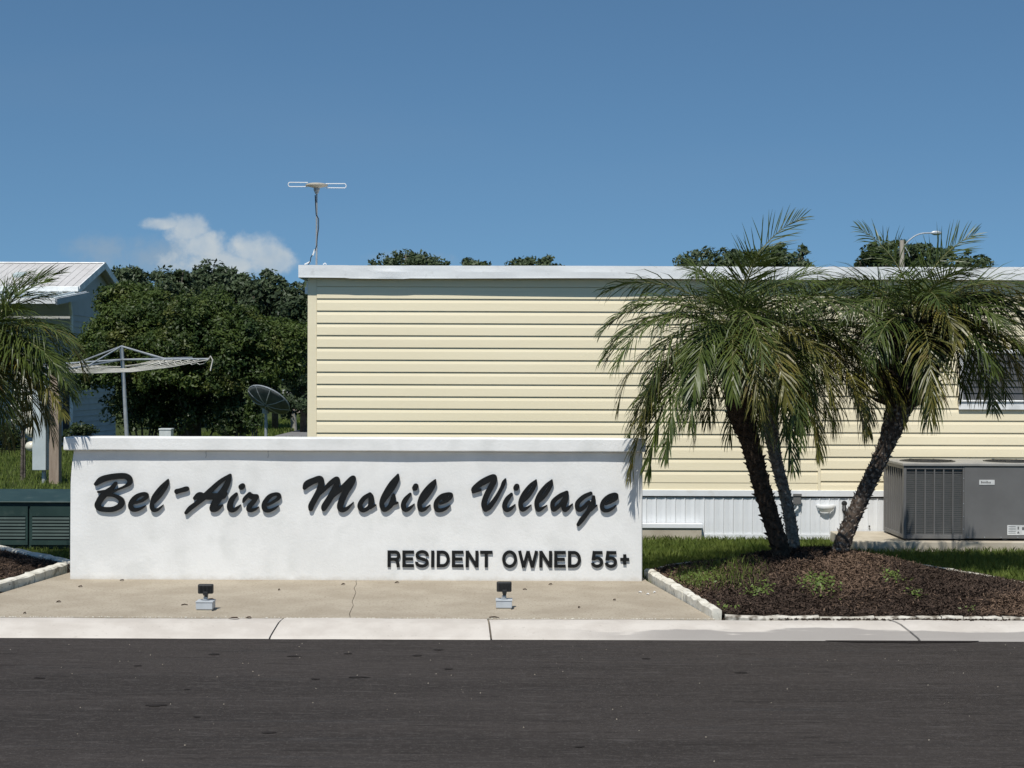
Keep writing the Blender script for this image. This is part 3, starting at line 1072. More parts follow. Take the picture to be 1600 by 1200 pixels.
SCRIPT = [   # (scale, origin x, origin y, strokes)
    (16, 140, 730, [S(165, 420, 45, 300, 315, 80, 500, 250, 78, 750, 215, 74, 920, 225, 72, 1010, 300, 70, 1000, 395, 55, 880, 480, 32, 700, 555, 28, 540, 630, 40, 440, 670, 50),
                    S(655, 400, 42, 560, 520, 55, 420, 640, 75, 300, 770, 80, 215, 920, 72), S(225, 615, 26, 400, 610, 50),
                    S(440, 690, 40, 620, 705, 38, 770, 780, 55, 815, 870, 75, 760, 970, 72, 600, 1045, 66, 400, 1055, 62, 250, 1020, 66, 205, 930, 66, 270, 800, 60)]),
    (16, 140, 730, [S(1120, 890, 30, 1290, 840, 42, 1420, 750, 48, 1425, 680, 48, 1330, 665, 46, 1190, 725, 56, 1085, 830, 62, 1035, 940, 60, 1060, 1030, 60, 1150, 1065, 48, 1280, 1030, 36, 1405, 960, 14)]),
    (15, 220, 735, [S(645, 212, 18, 480, 390, 40, 330, 600, 50, 275, 750, 48, 272, 870, 50, 325, 930, 46, 420, 905, 32, 535, 805, 9), S(645, 212, 18, 625, 320, 36, 520, 500, 42, 420, 630, 42, 310, 740, 42)]),
    (15, 220, 735, [S(855, 490, 60, 930, 470, 56, 1050, 435, 60, 1085, 428, 56), S(830, 480, 30, 850, 525, 34)]),
    (14.12, 280, 730, [S(1125, 170, 34, 920, 305, 48, 730, 480, 58, 560, 650, 66, 400, 790, 52, 250, 905, 52, 160, 1005, 36),
                       S(355, 680, 42, 450, 615, 66, 560, 640, 66, 760, 640, 72, 950, 635, 70, 1035, 580, 36),
                       S(1125, 170, 34, 1085, 310, 56, 990, 500, 70, 870, 680, 85, 770, 840, 75, 740, 925, 56, 830, 915, 56, 960, 830, 18)]),
    (16, 350, 740, [S(310, 510, 42, 205, 640, 66, 155, 780, 70, 170, 880, 72, 235, 915, 52, 320, 870, 44, 420, 780, 14), S(440, 330, 72, 465, 305, 68)]),
    (16, 350, 740, [S(485, 710, 22, 530, 620, 48, 645, 500, 46), S(640, 530, 62, 720, 575, 72, 815, 570, 60), S(820, 575, 56, 750, 690, 58, 650, 800, 62, 625, 885, 60, 680, 915, 48, 780, 890, 36, 870, 830, 14)]),
    (16, 350, 740, [S(1100, 775, 34, 1240, 700, 40, 1375, 600, 46, 1375, 530, 46, 1290, 505, 42, 1150, 565, 56, 1045, 690, 60, 1005, 800, 60, 1035, 895, 58, 1120, 925, 46, 1250, 880, 34, 1370, 800, 12)]),
    (13.333, 465, 730, [S(150, 430, 42, 205, 350, 72, 350, 275, 66, 465, 245, 66, 495, 330, 62, 460, 470, 64, 380, 630, 62, 295, 790, 62, 280, 870, 46),
                        S(440, 590, 22, 560, 460, 40, 700, 320, 52, 815, 245, 54, 825, 340, 56, 760, 490, 66, 670, 650, 68, 570, 810, 66, 550, 870, 46),
                        S(700, 650, 26, 850, 500, 46, 1000, 365, 58, 1120, 245, 58, 1160, 230, 56, 1120, 330, 64, 1010, 500, 66, 925, 680, 66, 890, 820, 64, 935, 885, 52, 1040, 850, 36, 1165, 725, 10)]),
    (14.12, 555, 730, [S(325, 592, 42, 200, 680, 52, 115, 800, 52, 115, 890, 54, 185, 950, 46, 310, 880, 46, 355, 770, 62, 355, 660, 58, 325, 592, 42), S(340, 880, 44, 455, 830, 16)]),
    (14.12, 555, 730, [S(942, 165, 26, 790, 360, 46, 650, 600, 50, 592, 760, 52, 600, 870, 54, 655, 940, 46, 760, 870, 50, 825, 760, 62, 845, 660, 52, 850, 605, 30), S(942, 165, 26, 935, 270, 38, 830, 470, 44, 740, 600, 38, 640, 750, 30), S(840, 800, 38, 935, 780, 26)]),
    (14.12, 615, 730, [S(365, 592, 34, 275, 700, 54, 222, 800, 54, 225, 890, 56, 272, 945, 42, 360, 900, 38, 458, 810, 12), S(470, 455, 62, 490, 415, 60)]),
    (14.12, 615, 730, [S(918, 275, 18, 785, 410, 40, 645, 600, 50, 582, 760, 52, 580, 870, 54, 612, 935, 52, 700, 915, 36, 808, 830, 11), S(918, 275, 18, 903, 370, 36, 800, 545, 46, 690, 690, 46, 610, 800, 30)]),
    (14.12, 615, 730, [S(1030, 800, 28, 1170, 740, 38, 1265, 650, 38, 1265, 592, 36, 1170, 590, 36, 1050, 645, 50, 955, 755, 54, 932, 860, 50, 965, 935, 50, 1050, 945, 42, 1150, 910, 32, 1248, 840, 12), S(1090, 690, 40, 1180, 660, 30)]),
    (14.12, 730, 730, [S(135, 545, 34, 150, 470, 52, 330, 335, 72, 540, 225, 68, 600, 230, 58, 580, 330, 62, 480, 510, 64, 395, 700, 62, 372, 830, 62, 410, 920, 62), S(130, 545, 34, 285, 500, 32),
                       S(410, 920, 62, 500, 860, 58, 640, 670, 46, 755, 460, 40, 805, 340, 46, 842, 258, 20)]),
    (14.12, 730, 730, [S(975, 592, 34, 885, 700, 54, 830, 810, 54, 832, 890, 56, 880, 945, 44, 970, 905, 36, 1058, 820, 12), S(1075, 455, 62, 1092, 420, 60)]),
    (15, 800, 735, [S(562, 222, 18, 425, 350, 40, 285, 540, 52, 212, 700, 54, 204, 820, 56, 242, 910, 54, 330, 890, 36, 452, 805, 9), S(562, 222, 18, 545, 330, 38, 440, 510, 46, 340, 640, 46, 230, 740, 40)]),
    (15, 800, 735, [S(932, 222, 18, 800, 350, 40, 660, 540, 52, 588, 700, 54, 580, 820, 56, 618, 915, 54, 700, 890, 36, 822, 812, 9), S(932, 222, 18, 918, 330, 38, 815, 510, 46, 715, 640, 46, 605, 740, 40)]),
    (15, 800, 735, [S(1280, 512, 42, 1120, 595, 52, 975, 720, 54, 945, 830, 52, 975, 915, 50, 1060, 865, 48, 1170, 745, 46, 1260, 610, 50), S(1282, 512, 42, 1272, 650, 52, 1225, 790, 56, 1210, 880, 50, 1245, 925, 46, 1325, 870, 36, 1418, 780, 11)]),
    (15, 880, 750, [S(642, 308, 42, 480, 390, 52, 345, 520, 54, 325, 630, 54, 365, 695, 50, 460, 655, 48, 600, 510, 38), S(712, 390, 36, 685, 560, 62, 570, 750, 52, 435, 930, 58, 350, 1045, 38), S(640, 690, 46, 790, 585, 13)]),
    (15, 880, 750, [S(1000, 560, 30, 1120, 500, 40, 1235, 425, 42, 1245, 345, 40, 1170, 335, 40, 1050, 395, 50, 945, 500, 52, 905, 615, 50, 940, 695, 48, 1030, 715, 40, 1140, 670, 32, 1238, 590, 12), S(1060, 440, 36, 1150, 400, 30)]),
]


def place_letter(me, cx, cy, thick):
    o = bpy.data.objects.new('letter', me)
    col.objects.link(o)
    me.materials.clear()
    me.materials.append(M['letter'])
    o.parent = sign
    p = at(cx, cy, SY)
    o.location = Vector((p.x, SY - 0.0045, p.z)) - sign.location
    o.rotation_euler.y = ROLL
    return o


TH = 0.020
for sc, ox, oy, st in SCRIPT:
    me, cx, cy = glyph_mesh(st, [], sc, ox, oy, TH)
    place_letter(me, cx, cy, TH)


def arc(cx, cy, rx, ry, a0, a1, n, hw):
    q = [(cx + rx * math.cos(R(a)), cy + ry * math.sin(R(a))) for a in np.linspace(a0, a1, n + 1)]
    out = []
    for i in range(n):
        (x0, y0), (x1, y1) = q[i], q[i + 1]
        e = 0.12
        out.append((x0 - (x1 - x0) * e * (i > 0), y0 - (y1 - y0) * e * (i > 0), x1 + (x1 - x0) * e * (i < n - 1), y1 + (y1 - y0) * e * (i < n - 1), hw))
    return out


def SANS():
    """upright block capitals, units are pixels: cap height 0..26"""
    h = 2.45
    G = {}
    G['E'] = (18, [(h, 0, h, 26, h), (h, h, 18, h, h), (h, 13, 16.6, 13, h), (h, 26 - h, 18, 26 - h, h)])
    G['I'] = (5, [(h, 0, h, 26, h)])
    G['N'] = (20, [(h, 0, h, 26, h), (20 - h, 0, 20 - h, 26, h), (h - 0.1, 0.8, 20 - h + 0.1, 25.2, h)])
    G['T'] = (19.5, [(0, h, 19.5, h, h), (9.75, 0, 9.75, 26, h)])
    G['D'] = (20.5, [(h, 0, h, 26, h), (h, h, 9.8, h, h), (h, 26 - h, 9.8, 26 - h, h)] + arc(9.5, 13, 11 - h, 13 - h, -90, 90, 14, h))
    G['R'] = (19.5, [(h, 0, h, 26, h), (h, h, 13, h, h), (h, 13.6, 12.5, 13.6, h)] + arc(12.6, 8.05, 6.9 - h + 0.6, 5.6, -90, 90, 10, h)
              + [(11.0, 13.4, 15.2, 15.6, h), (14.6, 13.9, 16.2, 20, h), (15.9, 18.5, 17.0, 26, h)])
    G['O'] = (23.5, arc(11.75, 13, 11.75 - h, 13.7 - h, 0, 360, 30, h) + arc(11.75, 13, 11.75 - h, 13.7 - h, 6, 366, 30, h))
    G['W'] = (31, [(h - 0.2, 0, 8.7, 26, h), (15.5, 0.3, 8.7, 26, h), (15.5, 0.3, 22.3, 26, h), (31 - h + 0.2, 0, 22.3, 26, h)])
    G['S'] = (21, arc(10.6, 7.4, 8.0, 5.6, 12, -180, 16, h) + arc(10.6, 7.4, 8.0, 5.6, -180, -236, 5, h) + [(5.6, 11.6, 15.2, 14.4, h)]
              + arc(10.3, 18.6, 8.3, 5.6, -52, 30, 7, h) + arc(10.3, 18.6, 8.3, 5.6, 24, 190, 16, h))
    G['5'] = (19, [(3.6, h, 17.6, h, h), (4.9, 0.0, 3.0, 14.4, h)] + arc(9.3, 17.3, 7.3, 6.5, -140, 20, 12, h) + arc(9.3, 17.3, 7.3, 6.5, 14, 172, 14, h))
    G['+'] = (14, [(0, 13, 14, 13, h), (7, 5, 7, 21, h)])
    return G


G = SANS()
for ch, x in zip('RESIDENTOWNED55+', (605.5, 628.7, 649, 673.6, 682.3, 706, 727.5, 750, 784.5, 809.5, 842.5, 865.8, 887.3, 923.6, 945.2, 969)):
    w, bx = G[ch]
    me, cx, cy = glyph_mesh([], bx, 1.0, x, 860 + (x - 605) * 0.0028, 0.010, soft=False)
    place_letter(me, cx, cy, 0.010)
# two short wire hooks left under the cap
for hx in (322, 419):
    p = at(hx, 706, SY)
    tw = MB()
    tw.tube([(p.x, SY + 0.01, p.z + 0.02), (p.x, SY - 0.012, p.z - 0.005), (p.x + 0.004, SY - 0.014, p.z - 0.03), (p.x - 0.002, SY - 0.010, p.z - 0.05)], 0.0022, 5)
    tw.build('wire_hook', M['galv'], sign)

# ------------------------------------------------------------------ floodlights on the pad


def flood(px, py_base, py_head0, py_head1, wbox, label, ang, tilt):
    Y = EYE * F / (py_base - HOR)
    c = at(px, py_base, Y)
    root = empty('floodlight', (c.x, Y + 0.06, 0.0), label, 'floodlight', 'floodlights in front of the sign')
    x, y = c.x, Y + 0.06
    k = Y / F
    hb = 0.062
    w = wbox * k / 2
    b = MB().box(x - w, x + w, y - 0.06, y + 0.06, 0.012, hb)
    o = b.build('junction_box', M['grey_box'], root, bevel=0.004)
    lid = MB().box(x - w - 0.003, x + w + 0.003, y - 0.063, y + 0.063, hb + 0.0005, hb + 0.009)
    lid.build('lid', M['grey_box'], o, bevel=0.002)
    MB().box(x - w + .006, x + w - .006, y - 0.055, y + 0.055, 0.0, 0.0115).build('mortar_bed', M['slab'], root)
    nt = MB().lathe([(0.024, hb + 0.0095), (0.024, hb + 0.016), (0.017, hb + 0.017), (0.017, hb + 0.036), (0.012, hb + 0.037)], (x, y, 0), 12)
    nt.build('conduit_hub', M['galv'], root)
    zh0, zh1 = at(px, py_head1, Y).z, at(px, py_head0, Y).z
    st = MB()
    st.tube([(x, y, hb + 0.03), (x + 0.002, y, zh0 - 0.02), (x + 0.002, y + 0.004, zh0 + 0.02)], [0.010, 0.012, 0.014], 10)
    st.lathe([(0.016, -0.012), (0.019, -0.008), (0.019, 0.008), (0.016, 0.012)], (x + 0.004, y, zh0 - 0.012), 12, 'X')
    st.build('swivel_arm', M['black_plastic'], root)
    # lamp head: shallow case with a finned back, tipped towards the wall
    hw = 0.056
    zc = (zh0 + zh1) / 2
    hh = (zh1 - zh0) / 2
    head = empty('tmp', (0, 0, 0))
    bpy.data.objects.remove(head)
    case = MB().box(x - hw, x + hw, y - 0.018, y + 0.022, zc - hh, zc + hh)
    hd = case.build('lamp_head', M['black_plastic'], root, bevel=0.009)
    fin = MB()
    for i in range(9):
        fx = x - hw + 0.016 + i * (2 * hw - 0.032) / 8
        fin.box(fx - 0.0022, fx + 0.0022, y - 0.030, y - 0.0185, zc - hh + 0.010, zc + hh - 0.010)
    fo = fin.build('cooling_fin', M['black_plastic'], hd)
    fo['kind'] = 'stuff'
    kn = MB().box(x - 0.014, x + 0.020, y - 0.034, y + 0.004, zc - hh - 0.010, zc - hh + 0.018)
    kn.build('knuckle', M['black_plastic'], root, bevel=0.003)
    gl = MB().box(x - hw + 0.008, x + hw - 0.008, y + 0.0222, y + 0.0245, zc - hh + 0.008, zc + hh - 0.008)
    gl.build('lens', M['glass_dark'], hd)
    return root


flood(318.5, 957, 914.5, 929.5, 26, 'black floodlight on a pale grey box facing the Bel-Aire lettering', 0, 0)
flood(787.5, 953, 910.5, 926.5, 25, 'black floodlight on a grey box in front of the RESIDENT OWNED lettering', 0, 0)

# fallen leaves and twigs lying on the pad and kerb
litter = [(91, 944, 10, 'l', 'dead leaf on the pad near the front end of the left edging'), (38, 962, 6, 'l', 'leaf scrap on the pad at the far left beside the kerb'), (330, 939, 14, 't', 'curled twig just right of the left floodlight'),
          (288, 948, 12, 't', 'thin twig just left of the left floodlight'), (125, 920, 9, 'l', 'dead leaf on the pad by the left bottom corner of the sign'),
          (190, 910, 9, 'l', 'dead leaf against the sign foot below the letter B'), (436, 924, 5, 'l', 'small dead leaf on the pad below the end of Aire'), (536, 915, 8, 'l', 'dead leaf on the pad just left of the crack'),
          (820, 922, 8, 't', 'short twig on the pad right of the right floodlight'), (772, 966, 20, 't', 'long dark twig behind the kerb joint below the right floodlight'),
          (365, 969, 22, 'd', 'long brown leaf scrap lying behind the kerb right of the left floodlight'), (388, 968, 12, 'd', 'shorter brown leaf scrap next to the long scrap behind the kerb'),
          (1000, 926, 8, 'p', 'leftmost pale flake on the pad below the right end of the sign'), (1012, 929, 7, 'p', 'middle pale flake on the pad, nearest the kerb of its three'), (1023, 926, 6, 'p', 'rightmost pale flake on the pad beside the cream edging'),
          (960, 938, 6, 'l', 'dead leaf on the pad below the 55 lettering'), (620, 912, 9, 'l', 'dead leaf against the sign foot below the word RESIDENT'), (860, 914, 8, 'l', 'dead leaf against the sign foot below the word OWNED'), (905, 950, 5, 'l', 'smallest leaf on the pad midway between right floodlight and cream edging')]
dn = {'l': ('fallen_leaf', 'leaf'), 't': ('twig', 'twig'), 'd': ('leaf_scrap', 'leaf scrap'), 'p': ('paint_flake', 'debris')}
for i, (x, y, w, k, lab) in enumerate(litter):
    Y = EYE * F / (y - HOR)
    p = at(x, y, Y)
    L = w / F * Y / 2 * 0.8
    m = MB()
    a = random.uniform(-0.5, 0.5)
    d = Vector((math.cos(a), math.sin(a), 0))
    s = Vector((-d.y, d.x, 0))
    p.z = 0.0
    if k == 't':
        m.tube([p + d * -L + Vector((0, 0, .0045)), p + s * 0.012 + Vector((0, 0, .008)), p + d * L + Vector((0, 0, .0045))], [0.004, 0.0045, 0.003], 6)
    else:
        r_ = 0.011 if k != 'p' else 0.010
        q = [p - d * L, p - d * L * 0.3 + s * r_, p + d * L * 0.5 + s * r_ * 0.8, p + d * L, p + d * L * 0.4 - s * r_, p - d * L * 0.4 - s * r_ * 0.8]
        hgt = [0.001, 0.010, 0.012, 0.003, 0.008, 0.010]
        top = [v + Vector((0, 0, hh + 0.003)) for v, hh in zip(q, hgt)]
        bot = [v + Vector((0, 0, hh)) for v, hh in zip(q, hgt)]
        b0 = len(m.v)
        m.v += [tuple(v) for v in top + bot]
        m.f.append(tuple(b0 + j for j in range(6)))
        m.f.append(tuple(b0 + 6 + j for j in reversed(range(6))))
        for j in range(6):
            m.f.append((b0 + j, b0 + 6 + j, b0 + 6 + (j + 1) % 6, b0 + (j + 1) % 6))
    nm, ct = dn[k]
    tag(m.build(nm, M['label_white'] if k == 'p' else M['twig'], loc=(p.x, p.y, 0)), lab, ct, {'l': 'dead leaves on the sign pad', 't': 'twigs on the sign pad', 'd': 'leaf scraps behind the kerb', 'p': 'pale flakes on the sign pad'}[k])

# ------------------------------------------------------------------ mobile home
HY = 16.7
HK = HY / F
hx0 = at(480.5, 600, HY).x
hx1 = hx0 + 15.0
seam = at(1280, 700, HY).x
z_top = at(700, 434, HY).z
home = empty('mobile_home', (hx0, HY, 0), 'cream vinyl sided mobile home with white fascia and white skirting', 'mobile home')
z_low = at(900, 764.5, HY).z
MB().box(hx0 + 0.02, hx1, HY + 0.03, HY + 4.2, 0.0, z_top).build('wall', M['siding'], home)
corner = MB()
corner.box(hx0, hx0 + 0.098, HY - 0.004, HY + 0.025, z_low, z_top)
corner.box(hx0 - 0.002, hx0 + 0.018, HY + 0.0255, HY + 0.12, z_low, z_top)
corner.build('corner_trim', M['siding'], home, bevel=0.003)
E = 19.05 * HK
OUT = 0.0130
prof = [(0.026, 0.0), (-OUT + 0.002, 0.0), (-OUT, 0.004), (-OUT + 0.004, E * 0.66), (-0.002, E * 0.90), (0.0, E - 0.002), (0.026, E - 0.002)]


def board(x0, x1, z, cut=None):
    pr = [(HY + y, z + min(h, cut) if cut else z + h) for y, h in prof]
    return MB().extrude_x(pr, x0, x1).build('siding_board', M['siding'], home)


zl = [at(900, 468 + 19.05 * k, HY).z for k in range(-2, 16)]
for z in zl:
    if z < z_top - 0.02:
        board(hx0 + 0.100, seam - 0.016, z, cut=min(E - 0.002, z_top - z))
    if z + 0.023 < z_top - 0.02:
        board(seam + 0.016, hx1, z + 0.023, cut=min(E - 0.002, z_top - z - 0.023))
board(seam + 0.016, hx1, zl[-1] - E + 0.023)
board(hx0 + 0.100, seam - 0.016, zl[-1] - E * 0.62, cut=E * 0.60)
MB().box(seam - 0.0155, seam + 0.0155, HY - 0.017, HY + 0.024, z_low, z_top - 0.01).build('seam_trim', M['siding'], home, bevel=0.003)

# fascia: thin folded sheet, slightly wavy and dented at the left
fz1, fz0 = at(700, 414.8, HY - 0.13).z, at(700, 434.5, HY - 0.13).z
fx0 = at(466, 420, HY - 0.13).x
fm = MB()
n = 150
rows = []
for i in range(n + 1):
    t = i / n
    x = fx0 + (hx1 + 0.1 - fx0) * t ** 1.35
    wav = 0.010 * math.sin(0.9 * x + 1.0) + 0.006 * math.sin(2.1 * x)
    dent = 0.006 * math.exp(-((x - (fx0 + 0.72)) / 0.10) ** 2) - 0.006 * math.exp(-((x - (fx0 + 1.0)) / 0.12) ** 2) + 0.003 * math.sin(5.3 * x)
    yb = HY - 0.118 - wav * 0.7
    dz = 0.004 * math.sin(1.7 * x) - (0.006 if 0.55 < x - fx0 < 1.15 else 0)
    rows.append([(x, yb + 0.14, fz1 + 0.004), (x, yb, fz1 + dz * 0.3), (x, yb + dent * 0.3, fz1 - 0.035), (x, yb + dent, (fz0 + fz1) / 2), (x, yb + dent * 0.6 + 0.002, fz0 + 0.02 + dz), (x, yb + 0.002 + dent * 0.2, fz0 + dz), (x, yb + 0.02, fz0 + dz + 0.002)])
for r_ in rows:
    fm.v += r_
for i in range(n):
    for k in range(6):
        a = i * 7 + k
        fm.f.append((a, a + 7, a + 8, a + 1))
fas = fm.build('fascia', M['white_metal'], home)
fas.modifiers.new('thickness', 'SOLIDIFY').thickness = 0.004
end = MB().box(fx0 - 0.001, fx0 + 0.02, HY - 0.10, HY + 4.2, fz0, fz1 + 0.002)
end.build('fascia_return', M['white_metal'], home)
MB().box(fx0 + 0.022, hx1 + 0.1, HY - 0.095, HY - 0.019, fz0 + 0.012, fz0 + 0.018).build('soffit', M['soffit'], home)
roofm = MB()
roofm.hexa([(fx0 + 0.021, HY + 0.02, fz1 - 0.05), (hx1 + .1, HY + 0.02, fz1 - 0.05), (hx1 + .1, HY + 4.2, fz1 - 0.05), (fx0 + 0.021, HY + 4.2, fz1 - 0.05)],
           [(fx0 + 0.021, HY + 0.02, fz1 + 0.002), (hx1 + .1, HY + 0.02, fz1 + 0.002), (hx1 + .1, HY + 4.2, fz1 + 0.03), (fx0 + 0.021, HY + 4.2, fz1 + 0.03)])
roof = roofm.build('roof', M['roof_white'], home)
# crumpled flashing lapped over the roof edge at the right
fl = MB()
gx_ = np.linspace(at(1542, 415, HY).x, hx1, 40)
for i in range(len(gx_)):
    zz = 0.004 + 0.030 * min(1, i / 4) + 0.008 * math.sin(2.4 * i)
    fl.v += [(gx_[i], HY - 0.11, fz1 + zz * 0.4), (gx_[i], HY + 0.25, fz1 + zz + 0.012), (gx_[i], HY + 0.9, fz1 + zz + 0.035)]
for i in range(len(gx_) - 1):
    for k in range(2):
        a = i * 3 + k
        fl.f.append((a, a + 3, a + 4, a + 1))
fo = fl.build('roof_flashing', M['white_metal'], roof)
fo.modifiers.new('thickness', 'SOLIDIFY').thickness = 0.006
p = at(1301, 414, HY + 1.2)
MB().lathe([(0.05, fz1 - 0.02), (0.05, fz1 + 0.05), (0.085, fz1 + 0.055), (0.085, fz1 + 0.085), (0.05, fz1 + 0.10)], (p.x, HY + 1.2, 0), 16).build('roof_vent', M['galv'], roof)
# small white bracket by the left eave
bx = at(478, 448, HY)
br = MB().box(hx0 - 0.035, hx0 - 0.003, HY + 0.03, HY + 0.10, at(478, 459, HY).z, at(478, 448, HY).z)
br.box(hx0 - 0.020, hx0 - 0.003, HY + 0.03, HY + 0.06, at(478, 447.9, HY).z, at(478, 441, HY).z)
br.build('eave_bracket', M['white_metal'], home)

# skirting: trim band, shadow groove and single ribbed panels
zt1, zt0 = at(1190, 765.5, HY).z, at(1190, 775.5, HY).z
MB().box(hx0 + 0.01, hx1, HY - 0.028, HY + 0.028, zt0, zt1 - 0.002).build('skirting_trim', M['skirt'], home, bevel=0.004)
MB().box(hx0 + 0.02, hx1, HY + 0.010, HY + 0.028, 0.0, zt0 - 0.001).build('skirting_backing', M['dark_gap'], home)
zs0 = at(1190, 834, HY).z
pitch = 15.05 * HK
i = 0
x = hx0 + 0.03
pan_me = None
while x < hx1 - pitch:
    if pan_me is None:
        m = MB()
        w = pitch - 0.004
        pr = [(0, 0.0), (0.010, -0.006), (w * 0.48, -0.004), (w * 0.5, -0.001), (w * 0.52, -0.004), (w - 0.012, -0.006), (w - 0.006, -0.014), (w, -0.014), (w, 0.004), (0, 0.004)]
        ztp = zt0 - 0.016
        b0 = len(m.v)
        m.v += [(x + a, HY + b, zs0) for a, b in pr] + [(x + a, HY + b, ztp) for a, b in pr]
        k = len(pr)
        for j in range(k):
            m.f.append((b0 + j, b0 + (j + 1) % k, b0 + k + (j + 1) % k, b0 + k + j))
        m.f.append(tuple(b0 + j for j in range(k)))
        m.f.append(tuple(b0 + k + j for j in range(k)))
        o = m.build('skirting_panel', M['skirt'], home)
        pan_me, x_first = o, x
    else:
        o = pan_me.copy()
        col.objects.link(o)
        o.parent = home
        o.location.x = x - x_first
    x += pitch
MB().box(hx0 + 0.02, hx1, HY - 0.020, HY + 0.008, -0.03, zs0 - 0.002).build('skirting_track', M['skirt'], home, bevel=0.003)
# access sill at the left of the visible skirting
q0, q1 = at(960, 818, HY - 0.06), at(1098, 825, HY - 0.06)
MB().box(q0.x, q1.x, HY - 0.10, HY - 0.021, q1.z, at(1050, 818, HY - 0.06).z).build('sill', M['skirt'], home, bevel=0.004)
MB().box(q0.x, q1.x - 0.015, HY - 0.085, HY - 0.0215, -0.04, q1.z - 0.001).build('footing', M['slab'], home)
# outlet box
c = at(1245, 780, HY - 0.03)
ob = MB().box(c.x - 0.042, c.x + 0.042, HY - 0.065, HY - 0.029, c.z - 0.055, c.z + 0.055).build('outlet_box', M['ac_metal'], home, bevel=0.006)
MB().box(c.x - 0.047, c.x + 0.047, HY - 0.074, HY - 0.0655, c.z + 0.035, c.z + 0.062).build('cover', M['ac_metal'], ob, bevel=0.003)
MB().tube([(c.x + 0.01, HY - 0.04, c.z - 0.05), (c.x + 0.005, HY - 0.045, c.z - 0.10), (c.x - 0.02, HY - 0.03, c.z - 0.13)], 0.010, 8).build('conduit', M['white_metal'], ob)
# vent scoop: half bowl with a flat lip
c = at(1290, 789, HY)
m = MB()
N = 14
rim, mid, bot = [], [], []
for k in range(N + 1):
    a = math.pi * k / N
    rim.append((c.x - 0.108 * math.cos(a), HY - 0.016 - 0.075 * math.sin(a), c.z + 0.006))
    mid.append((c.x - 0.092 * math.cos(a), HY - 0.016 - 0.060 * math.sin(a), c.z - 0.040))
    bot.append((c.x - 0.050 * math.cos(a), HY - 0.016 - 0.025 * math.sin(a), c.z - 0.078))
b0 = 0
m.v += rim + mid + bot
for k in range(N):
    for r_ in (0, 1):
        a = r_ * (N + 1) + k
        m.f.append((a, a + 1, a + N + 2, a + N + 1))
m.f.append(tuple(range(2 * (N + 1), 3 * (N + 1))))
o = m.build('vent_scoop', M['white_metal'], home, smooth=True)
o.modifiers.new('thickness', 'SOLIDIFY').thickness = 0.008
# hose tap
c = at(1319, 793, HY - 0.04)
m = MB()
m.lathe([(0.012, -0.018), (0.030, -0.012), (0.030, 0.004), (0.012, 0.010)], (c.x, HY - 0.05, c.z + 0.045), 10, 'Y')
m.tube([(c.x, HY - 0.01, c.z + 0.01), (c.x, HY - 0.06, c.z + 0.01), (c.x - 0.005, HY - 0.075, c.z - 0.03), (c.x + 0.006, HY - 0.07, c.z - 0.075)], [0.016, 0.020, 0.022, 0.012], 10)
m.tube([(c.x + 0.006, HY - 0.07, c.z - 0.07), (c.x + 0.014, HY - 0.06, c.z - 0.11)], 0.008, 8)
m.build('hose_tap', M['black_plastic'], home)
c = at(1358, 822, HY)
MB().lathe([(0.008, -0.03), (0.010, -0.016), (0.006, -0.012)], (c.x, HY, c.z), 8, 'Y').build('pipe_stub', M['black_plastic'], home)

# window at the right
wx0, wx1 = at(1497, 600, HY).x, at(1497, 600, HY).x + 1.25
wz0, wz1 = at(1550, 640, HY).z, at(1550, 546, HY).z
win = empty('window', (0, 0, 0))
win.parent = home
win.location = Vector((wx0, HY, wz0)) - home.location
fr_ = MB()
fr_.box(wx0, wx1, HY - 0.040, HY - 0.0165, wz0, wz0 + 0.105)
fr_.box(wx0, wx1, HY - 0.040, HY - 0.0165, wz1 - 0.045, wz1)
fr_.box(wx0, wx0 + 0.045, HY - 0.039, HY - 0.0165, wz0 + 0.106, wz1 - 0.046)
fr_.box(wx1 - 0.045, wx1, HY - 0.039, HY - 0.0165, wz0 + 0.106, wz1 - 0.046)
fr_.build('frame', M['trim_white'], win, bevel=0.004)
MB().box(wx0 - 0.01, wx1 + 0.01, HY - 0.055, HY - 0.0405, wz0 + 0.085, wz0 + 0.100).build('sill', M['trim_white'], win, bevel=0.003)
MB().box(wx0 + 0.046, wx1 - 0.046, HY - 0.020, HY - 0.0168, wz0 + 0.106, wz1 - 0.046).build('pane', M['glass_dark'], win)
k = 7
for j in range(k):
    za = wz0 + 0.112 + (wz1 - wz0 - 0.165) * j / k
    zb = za + (wz1 - wz0 - 0.165) / k - 0.012
    MB().hexa([(wx0 + 0.05, HY - 0.036, za), (wx1 - 0.05, HY - 0.036, za), (wx1 - 0.05, HY - 0.032, za), (wx0 + 0.05, HY - 0.032, za)],
              [(wx0 + 0.05, HY - 0.026, zb), (wx1 - 0.05, HY - 0.026, zb), (wx1 - 0.05, HY - 0.0215, zb), (wx0 + 0.05, HY - 0.0215, zb)]).build('louvre', M['blind'], win)

